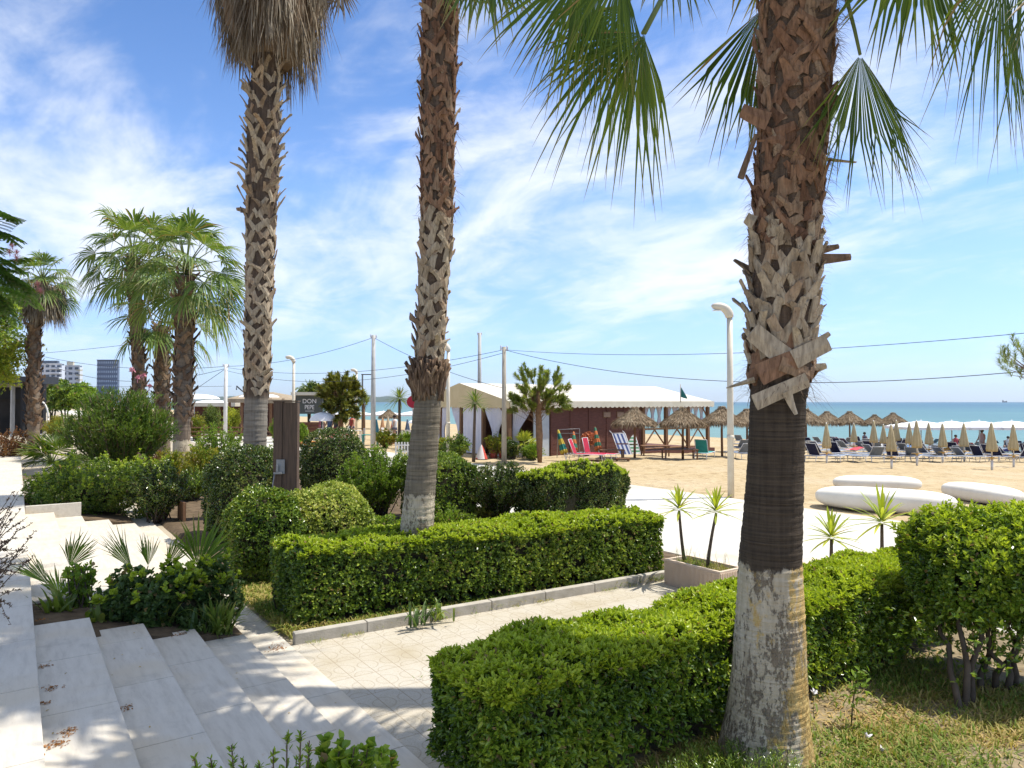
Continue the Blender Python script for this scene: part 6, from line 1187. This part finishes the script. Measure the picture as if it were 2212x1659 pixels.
for px, pt, pb, c, lb in ((692, 897, 940, (.28, .08, .12), 'closed dark red parasol in front of the white dome parasol'), (813, 905, 950, (.03, .12, .16), 'closed dark teal parasol right of the tall grey pole'), (826, 902, 945, (.55, .30, .15), 'closed orange-brown parasol near the dark teal one'), (848, 908, 952, (.50, .04, .05), 'closed bright red parasol beside the far dragon tree'), (880, 905, 948, (.10, .14, .2), 'closed navy parasol left of the middle palm trunk'), (598, 905, 945, (.62, .42, .08), 'closed yellow parasol by the white bar curtain'), (838, 900, 942, (.55, .45, .3), 'closed sand-coloured parasol among the far tables')):
    g = B(px, pb); h = AT(px, pt, dep(g))[2] - g[2]; o = thing('closed_parasol', g, lb, 'parasol', 'coloured closed parasols by the bar'); m = MB(); closed_mesh(m, h, .17, 0, h * .3); part('canopy', m, M('parasol_' + str(px), c, None, 3, .8), o, True); m = MB(); m.tube([(0, 0, 0), (0, 0, h)], .025, 6); part('pole', m, WHITEP, o, True)
for px, pb, mt, lb in ((735, 962, MESHR, 'red box bench in front of the pale pine'), (800, 962, MESHT, 'blue-green table near the pale pine'), (915, 958, WHITEP, 'white table left of the middle palm'), (840, 962, WHITEP, 'white table in front of the far parasols'), (870, 952, MESHN, 'navy table behind the dragon tree'), (765, 950, WHITEP, 'white table behind the pale pine trunk'), (670, 958, WHITEP, 'white table by the bar rail')): table(px, pb, .95, .62, lb, 'cafe_table', mt, 'table', 'cafe tables by the beach bar')
def chair(px, pb, label, mat, rz):
    g = B(px, pb); o = thing('cafe_chair', g, label, 'chair', 'white cafe chairs near the bar', rz); m = MB(); m.box((0, 0, .44), (.42, .42, .03)); part('seat', m, mat, o, True); m = MB(); m.box((0, .2, .68), (.40, .03, .34)); part('backrest', m, mat, o, True)
    for x in (-.18, .18):
        for y in (-.18, .18): m = MB(); m.tube([(x, y, 0), (x, y, .43)], .018, 5); part('leg', m, mat, o, True)
    return o
c_ = chair(905, 964, 'white cafe chair near the far tables', WHITEP, .4)
for i, (px, pb) in enumerate(((895, 960), (925, 962), (850, 956), (862, 962), (780, 955), (752, 946), (690, 955), (655, 952), (710, 950), (876, 960), (820, 952), (935, 955))): dup(c_, B(px, pb), R.uniform(0, 6))
m = MB(); g = B(668, 966); c = AT(690, 958, dep(g)); t = np.linspace(-1, 1, 12); 
for i in range(1): m.tube(np.stack([g[0] + RGT[0] * t * .5, g[1] + RGT[1] * t * .5, g[2] + .16 + .12 * t ** 2], -1), np.interp(np.abs(t), [0, .7, 1], [.2, .15, .01]), 10)
solo('kayak', m, M('orange_hull', (.62, .28, .06), (.5, .2, .05), 3, .4), 'small orange kayak lying on the sand before the bar', 'kayak', None, g)
m = MB(); q = AT(893, 868, 15); m.tube([(q[0], q[1], 0), (q[0], q[1], q[2] + .2)], .025, 8); cc = q; m.tube([cc - UX * .06, cc - UX * .075], .13, 24, 1); solo('round_sign', m, [GREYP, M('sign_red', (.55, .03, .05), None, 3, .5)], 'round red sign peeking out left of the middle palm trunk', 'sign', None, (q[0], q[1], 0))
# palm heads far behind the bar
o = far_palm((668, 940), 95, 4, (667, 850), 34, 'far fan palm head above the grey signboard', 26, -40, seg=16, group=None)
# ship, fence
q = AT(2170, 866.5, 5200); m = MB(); s_ = 5200 / F; o = thing('cargo_ship', (q[0], q[1], SEAZ), 'tiny dark cargo ship on the horizon at the right', 'ship'); m.box((q[0], q[1], SEAZ + 4), (9.5 * s_, 2 * s_, 2.2 * s_), np.stack([RGT, UX, [0, 0, 1]], 1)); part('hull', m, DARKM, o); m = MB(); m.box(np.array([q[0], q[1], SEAZ + 11]) - RGT * 3.6 * s_, (1.6 * s_, 1.6 * s_, 3 * s_), np.stack([RGT, UX, [0, 0, 1]], 1)); m.box(np.array([q[0], q[1], SEAZ + 9]) + RGT * 3.8 * s_, (1.0 * s_, 1.2 * s_, 2 * s_), np.stack([RGT, UX, [0, 0, 1]], 1)); part('superstructure', m, DARKM, o)
g0, g1 = B(855, 985), B(925, 985); o = thing('picket_fence', (g0 + g1) / 2, 'low pale picket fence section left of the middle palm', 'fence'); m = MB(); n = 12
for i in range(n): c = g0 + (g1 - g0) * i / (n - 1); m.box((c[0], c[1], c[2] + .32), (.07, .03, .64), np.stack([RGT, UX, [0, 0, 1]], 1))
m.tube([g0 + [0, 0, .5], g1 + [0, 0, .5]], .03, 5); m.tube([g0 + [0, 0, .2], g1 + [0, 0, .2]], .03, 5); part('pickets', m, WHITEP, o)
# left-edge trees
g = AT(-330, 868, 9.5); g[2] = Z_A; o = thing('mimosa_tree', g, 'mimosa tree with feathery leaves and pink flowers hanging in at the left edge', 'tree'); bb = MB(); fol = MB(); top = AT(-330, 560, 9.5); bb.tube([g, (g + top) / 2 + [.1, 0, 0], top], [.16, .13, .10], 12)
def pinnate(m, hub, axis, ln, npair=16, lw=.012):
    axis = unit(axis); s = unit(np.cross(axis, [0, 0, 1.0])); 
    for sg in (-1, 1):
        for j in range(7):
            p0 = hub + axis * ln * (.15 + .85 * j / 6); p0 = p0 - np.array([0, 0, .25 * ln * ((j + 1) / 7) ** 2]); d_ = unit(axis * .65 + s * sg + np.array([0, 0, -.35])); L2 = ln * .42 * (1 - .35 * j / 6); t = np.linspace(.1, 1, npair); q = p0 + d_ * t[:, None] * L2; q[:, 2] -= .2 * L2 * t ** 2; n_ = unit(np.cross(d_, [0, 0, 1.0]))
            for s2 in (-1, 1): leaves(m, q, np.repeat((n_ * s2 + d_ * .3)[None], npair, 0), np.array([[0, 0, 1.0]]) + rvec(npair) * .2, .045, lw, lo=True)
spots = [(20, 470, 9), (-10, 500, 9), (35, 520, 9), (10, 560, 9), (40, 600, 8.8), (10, 630, 8.8), (50, 640, 8.6), (15, 600, 9), (-20, 560, 9.2), (-30, 620, 9), (30, 570, 9.1), (0, 590, 8.7), (60, 610, 9), (-40, 480, 9.3), (-60, 540, 9.3), (-60, 640, 9), (25, 650, 8.8), (-20, 440, 9)]
for i, (px, py, dd) in enumerate(spots):
    hub = AT(px - 55, py - 25, dd); tp = AT(px, py, dd); bb.tube([top, (top + hub) / 2 + np.array([0, 0, .25]), hub], [.05, .025, .008], 6)
    for k_ in range(3): pinnate(fol, hub, (tp - hub) + RN.normal(size=3) * .14 + np.array([0, 0, .05]), .42 * R.uniform(.7, 1.1))
part('crown', fol, LMI, o); part('trunk', bb, BARK, o)
m = MB()
for px, py in ((30, 545), (38, 560), (8, 548), (78, 610), (82, 618), (22, 540)): C = AT(px, py, 8.8) + RN.normal(size=(1, 3)) * .03; C = np.repeat(C, 70, 0); strap(m, C, rvec(70) + np.array([0, 0, .5]), .07, .004, 0, 2)
part('flower_heads', m, M('pink_stamen', (.62, .25, .24), None, 3, .8), o)
g = AT(-40, 868, 36); g[2] = 0; tp_ = AT(0, 770, 36)
def broad(name, c, rad, nb, per, lL, lm, label, tr=.2):
    g_ = np.array([c[0], c[1], 0.0]); o = thing(name, g_, label, 'tree'); bb = MB(); fol = MB(); c = np.asarray(c, float); h0 = c[2] - rad[2] * .7; bb.tube([g_, [c[0], c[1], h0 * .6], [c[0] + .1, c[1], h0 + .4]], [tr, tr * .8, tr * .6], 10)
    for i in range(nb):
        u = rvec(1)[0]; q = c + u * np.asarray(rad) * R.uniform(.55, .95); bb.tube([[c[0], c[1], h0], (c + q) / 2, q], [tr * .4, tr * .2, .02], 6); k_ = per; P_ = q + RN.normal(size=(k_, 3)) * np.asarray(rad) * .17; rosettes(fol, P_, unit(P_ - c) + np.array([0, 0, .6]) + RN.normal(size=(k_, 3)) * .4, 4, lL, lL * .5, (.4, 1.3), lo=True)
    part('crown', fol, lm, o); part('trunk', bb, BARK, o)
c = AT(-12, 770, 36); broad('broadleaf_tree', c, (1.7, 1.7, 1.5), 60, 60, .15, LT, 'lime-green broadleaf tree above the dark pergola roof')
c = AT(-25, 690, 33); broad('broadleaf_tree', c, (1.3, 1.3, 1.3), 30, 50, .16, LH, 'darker broadleaf tree behind the hanging mimosa at the left edge')
# added palm, unseen behind the near palm, put there so its crown shades the steps
rows = [(1300, 1664, 46), (1000, 1675, 42), (600, 1694, 42), (300, 1712, 42), (0, 1722, 42), (-1190, 1745, 38)]
P, r = prof_pts(rows, 6.85); P[0, 2] = -.05; P[-1] += RGT * -1.0 + UX * .6; p4 = thing('fan_palm', (P[0, 0], P[0, 1], 0), 'added palm hidden behind the near palm trunk, its crown shading the steps', 'palm tree', 'tall fan palms of the garden'); part('trunk', trunk_mesh(P, r, 32, .03, .008), trunkM('added_palm_trunk', (.20, .165, .12), (.09, .07, .05), 1.3, .5, 50, .06, 2.6), p4)
m = MB(); boots(m, 2.5, P[-1, 2], P, r, 44, .18, .085, .022, .16, .5, 0, .4, (.4, .9)); part('leaf_bases', m, BOOT, p4)
m = MB()
for i in range(60): palm_frond(m, P[-1], i * 2.39996, math.radians(80 - 80 * i / 59), R.uniform(.8, 1.4), R.uniform(1.1, 1.35), 26, .35, 0, 1, 2.1, .1)
part('crown', m, [FANG, PETI], p4)
# ------------------------------------------------------------------ people, small and far off
SKIN = M('skin', (.42, .25, .17), (.36, .20, .13), 3, .6); HAIR = M('dark_hair', (.03, .02, .015), None, 3, .7)
def person(loc, rz, label, top_c, bot_c, sit=False, arm=.25, name='person'):
    o = thing(name, loc, label, 'person', None, rz)
    J = {'pel': (0, 0, .92), 'chest': (0, 0, 1.32), 'neck': (0, .0, 1.48), 'head': (0, .02, 1.60), 'top': (0, .02, 1.70)}
    hipz = .92
    if sit: J = {k: (x, y, z - .47) for k, (x, y, z) in J.items()}; hipz -= .47
    V = [J['pel'], J['chest'], J['neck'], J['head'], J['top']]; E = [(0, 1), (1, 2), (2, 3), (3, 4)]; Rd = [.14, .145, .055, .095, .06]
    dz_ = -.47 if sit else 0
    for s in (-1, 1):
        i = len(V); V += [(s * .19, 0, 1.40 + dz_), (s * .25, .03, 1.14 + dz_), (s * (.22 + arm * .2), .16, .94 + dz_), (s * (.22 + arm * .2), .22, .86 + dz_)]; E += [(1, i), (i, i + 1), (i + 1, i + 2), (i + 2, i + 3)]; Rd += [.055, .043, .033, .04]
        i = len(V)
        if sit: V += [(s * .10, .05, hipz), (s * .12, .45, .50), (s * .12, .50, .08), (s * .13, .64, .03)]
        else: V += [(s * .10, 0, .86), (s * .11, .03, .48), (s * .11, 0 - .03 * s, .09), (s * .13, .13, .03)]
        E += [(0, i), (i, i + 1), (i + 1, i + 2), (i + 2, i + 3)]; Rd += [.09, .062, .042, .035]
    me = bpy.data.meshes.new('body'); me.from_pydata(V, E, []); me.materials.append(SKIN); bo = bpy.data.objects.new('body', me); link(bo, o); sk = bo.modifiers.new('skin', 'SKIN')
    for v_, r_ in zip(me.skin_vertices[0].data, Rd): v_.radius = (r_, r_ * .8)
    me.skin_vertices[0].data[0].use_root = True; ss = bo.modifiers.new('sub', 'SUBSURF'); ss.levels = 1; ss.render_levels = 2
    m = MB(); m.lathe([(.155, hipz + .02), (.145, hipz + .22), (.175, hipz + .42), (.15, hipz + .52), (.07, hipz + .57)], (0, 0, 0), 18); part('top', m, M('shirt_' + label[:24], top_c, None), o, True)
    m = MB(); m.lathe([(.10, hipz - .1), (.17, hipz - .04), (.165, hipz + .08)], (0, 0, 0), 16); part('shorts', m, M('shorts_' + label[:24], bot_c, None), o, True)
    m = MB(); m.lathe([(.105, J['head'][2] - .02), (.112, J['head'][2] + .05), (.085, J['head'][2] + .12), (.01, J['head'][2] + .15)], (0, -.005, 0), 16); part('hair', m, HAIR, o, True); return o
person(B(2122, 984), 1.2, 'person in a pale pink top standing left of the tallest closed parasol', (.62, .46, .50), (.5, .4, .45)); person(B(712, 956), .3, 'person in blue swimwear standing under the white dome parasol', (.10, .16, .30), (.08, .12, .25)); person(B(726, 958), 2.0, 'person in dark clothes standing right of the white dome parasol', (.06, .06, .09), (.2, .05, .06)); person(B(852, 960), 1.0, 'person in a white shirt near the bright red parasol', (.65, .63, .6), (.15, .15, .2)); person(B(2065, 974), 2.2, 'person sitting on a lounger behind the eleventh closed parasol', (.35, .06, .08), (.08, .08, .12), True)


for i, (px, pb, col_, lb) in enumerate(((1845, 984, (.55, .08, .10), 'red beach towel spread on the lounger row behind the second closed parasol'), (1955, 978, (.10, .22, .48), 'blue beach towel on the lounger rows in the middle distance'), (2040, 984, (.60, .32, .08), 'orange beach towel among the loungers right of the tenth closed parasol'), (2100, 976, (.55, .50, .45), 'pale towel on the loungers between the last three closed parasols'), (2170, 986, (.08, .10, .35), 'dark blue towel on a lounger near the right edge'), (1905, 972, (.60, .58, .55), 'white towel on a far lounger behind the fourth closed parasol'))):
    g = B(px, pb); m = MB(); u = np.linspace(-.5, .5, 9); P_ = np.zeros((9, 7, 3))
    for j in range(7): P_[:, j] = np.stack([g[0] + u * 1.3, g[1] + (j - 3) * .09 + 0 * u, g[2] + .36 + .03 * np.sin(u * 9 + j) + .30 * np.maximum(0, u) ** 1.5], -1)
    m.grid(P_); solo('beach_towel', m, M('towel_%d' % i, col_, None, 3, .9), lb, 'towel', None, g)
for px, pb, tc, bc, st, lb in ((2008, 972, (.55, .50, .12), (.08, .1, .2), False, 'person in a yellow top walking behind the ninth closed parasol'), (1868, 968, (.10, .10, .12), (.3, .05, .08), True, 'person in black seated behind the third closed parasol'), (2178, 976, (.60, .58, .55), (.08, .1, .3), True, 'person in a white top seated near the right edge of the beach'), (760, 955, (.55, .12, .10), (.1, .1, .15), False, 'person in a red shirt by the pale pine trunk')): person(B(px, pb), R.uniform(0, 6), lb, tc, bc, st)
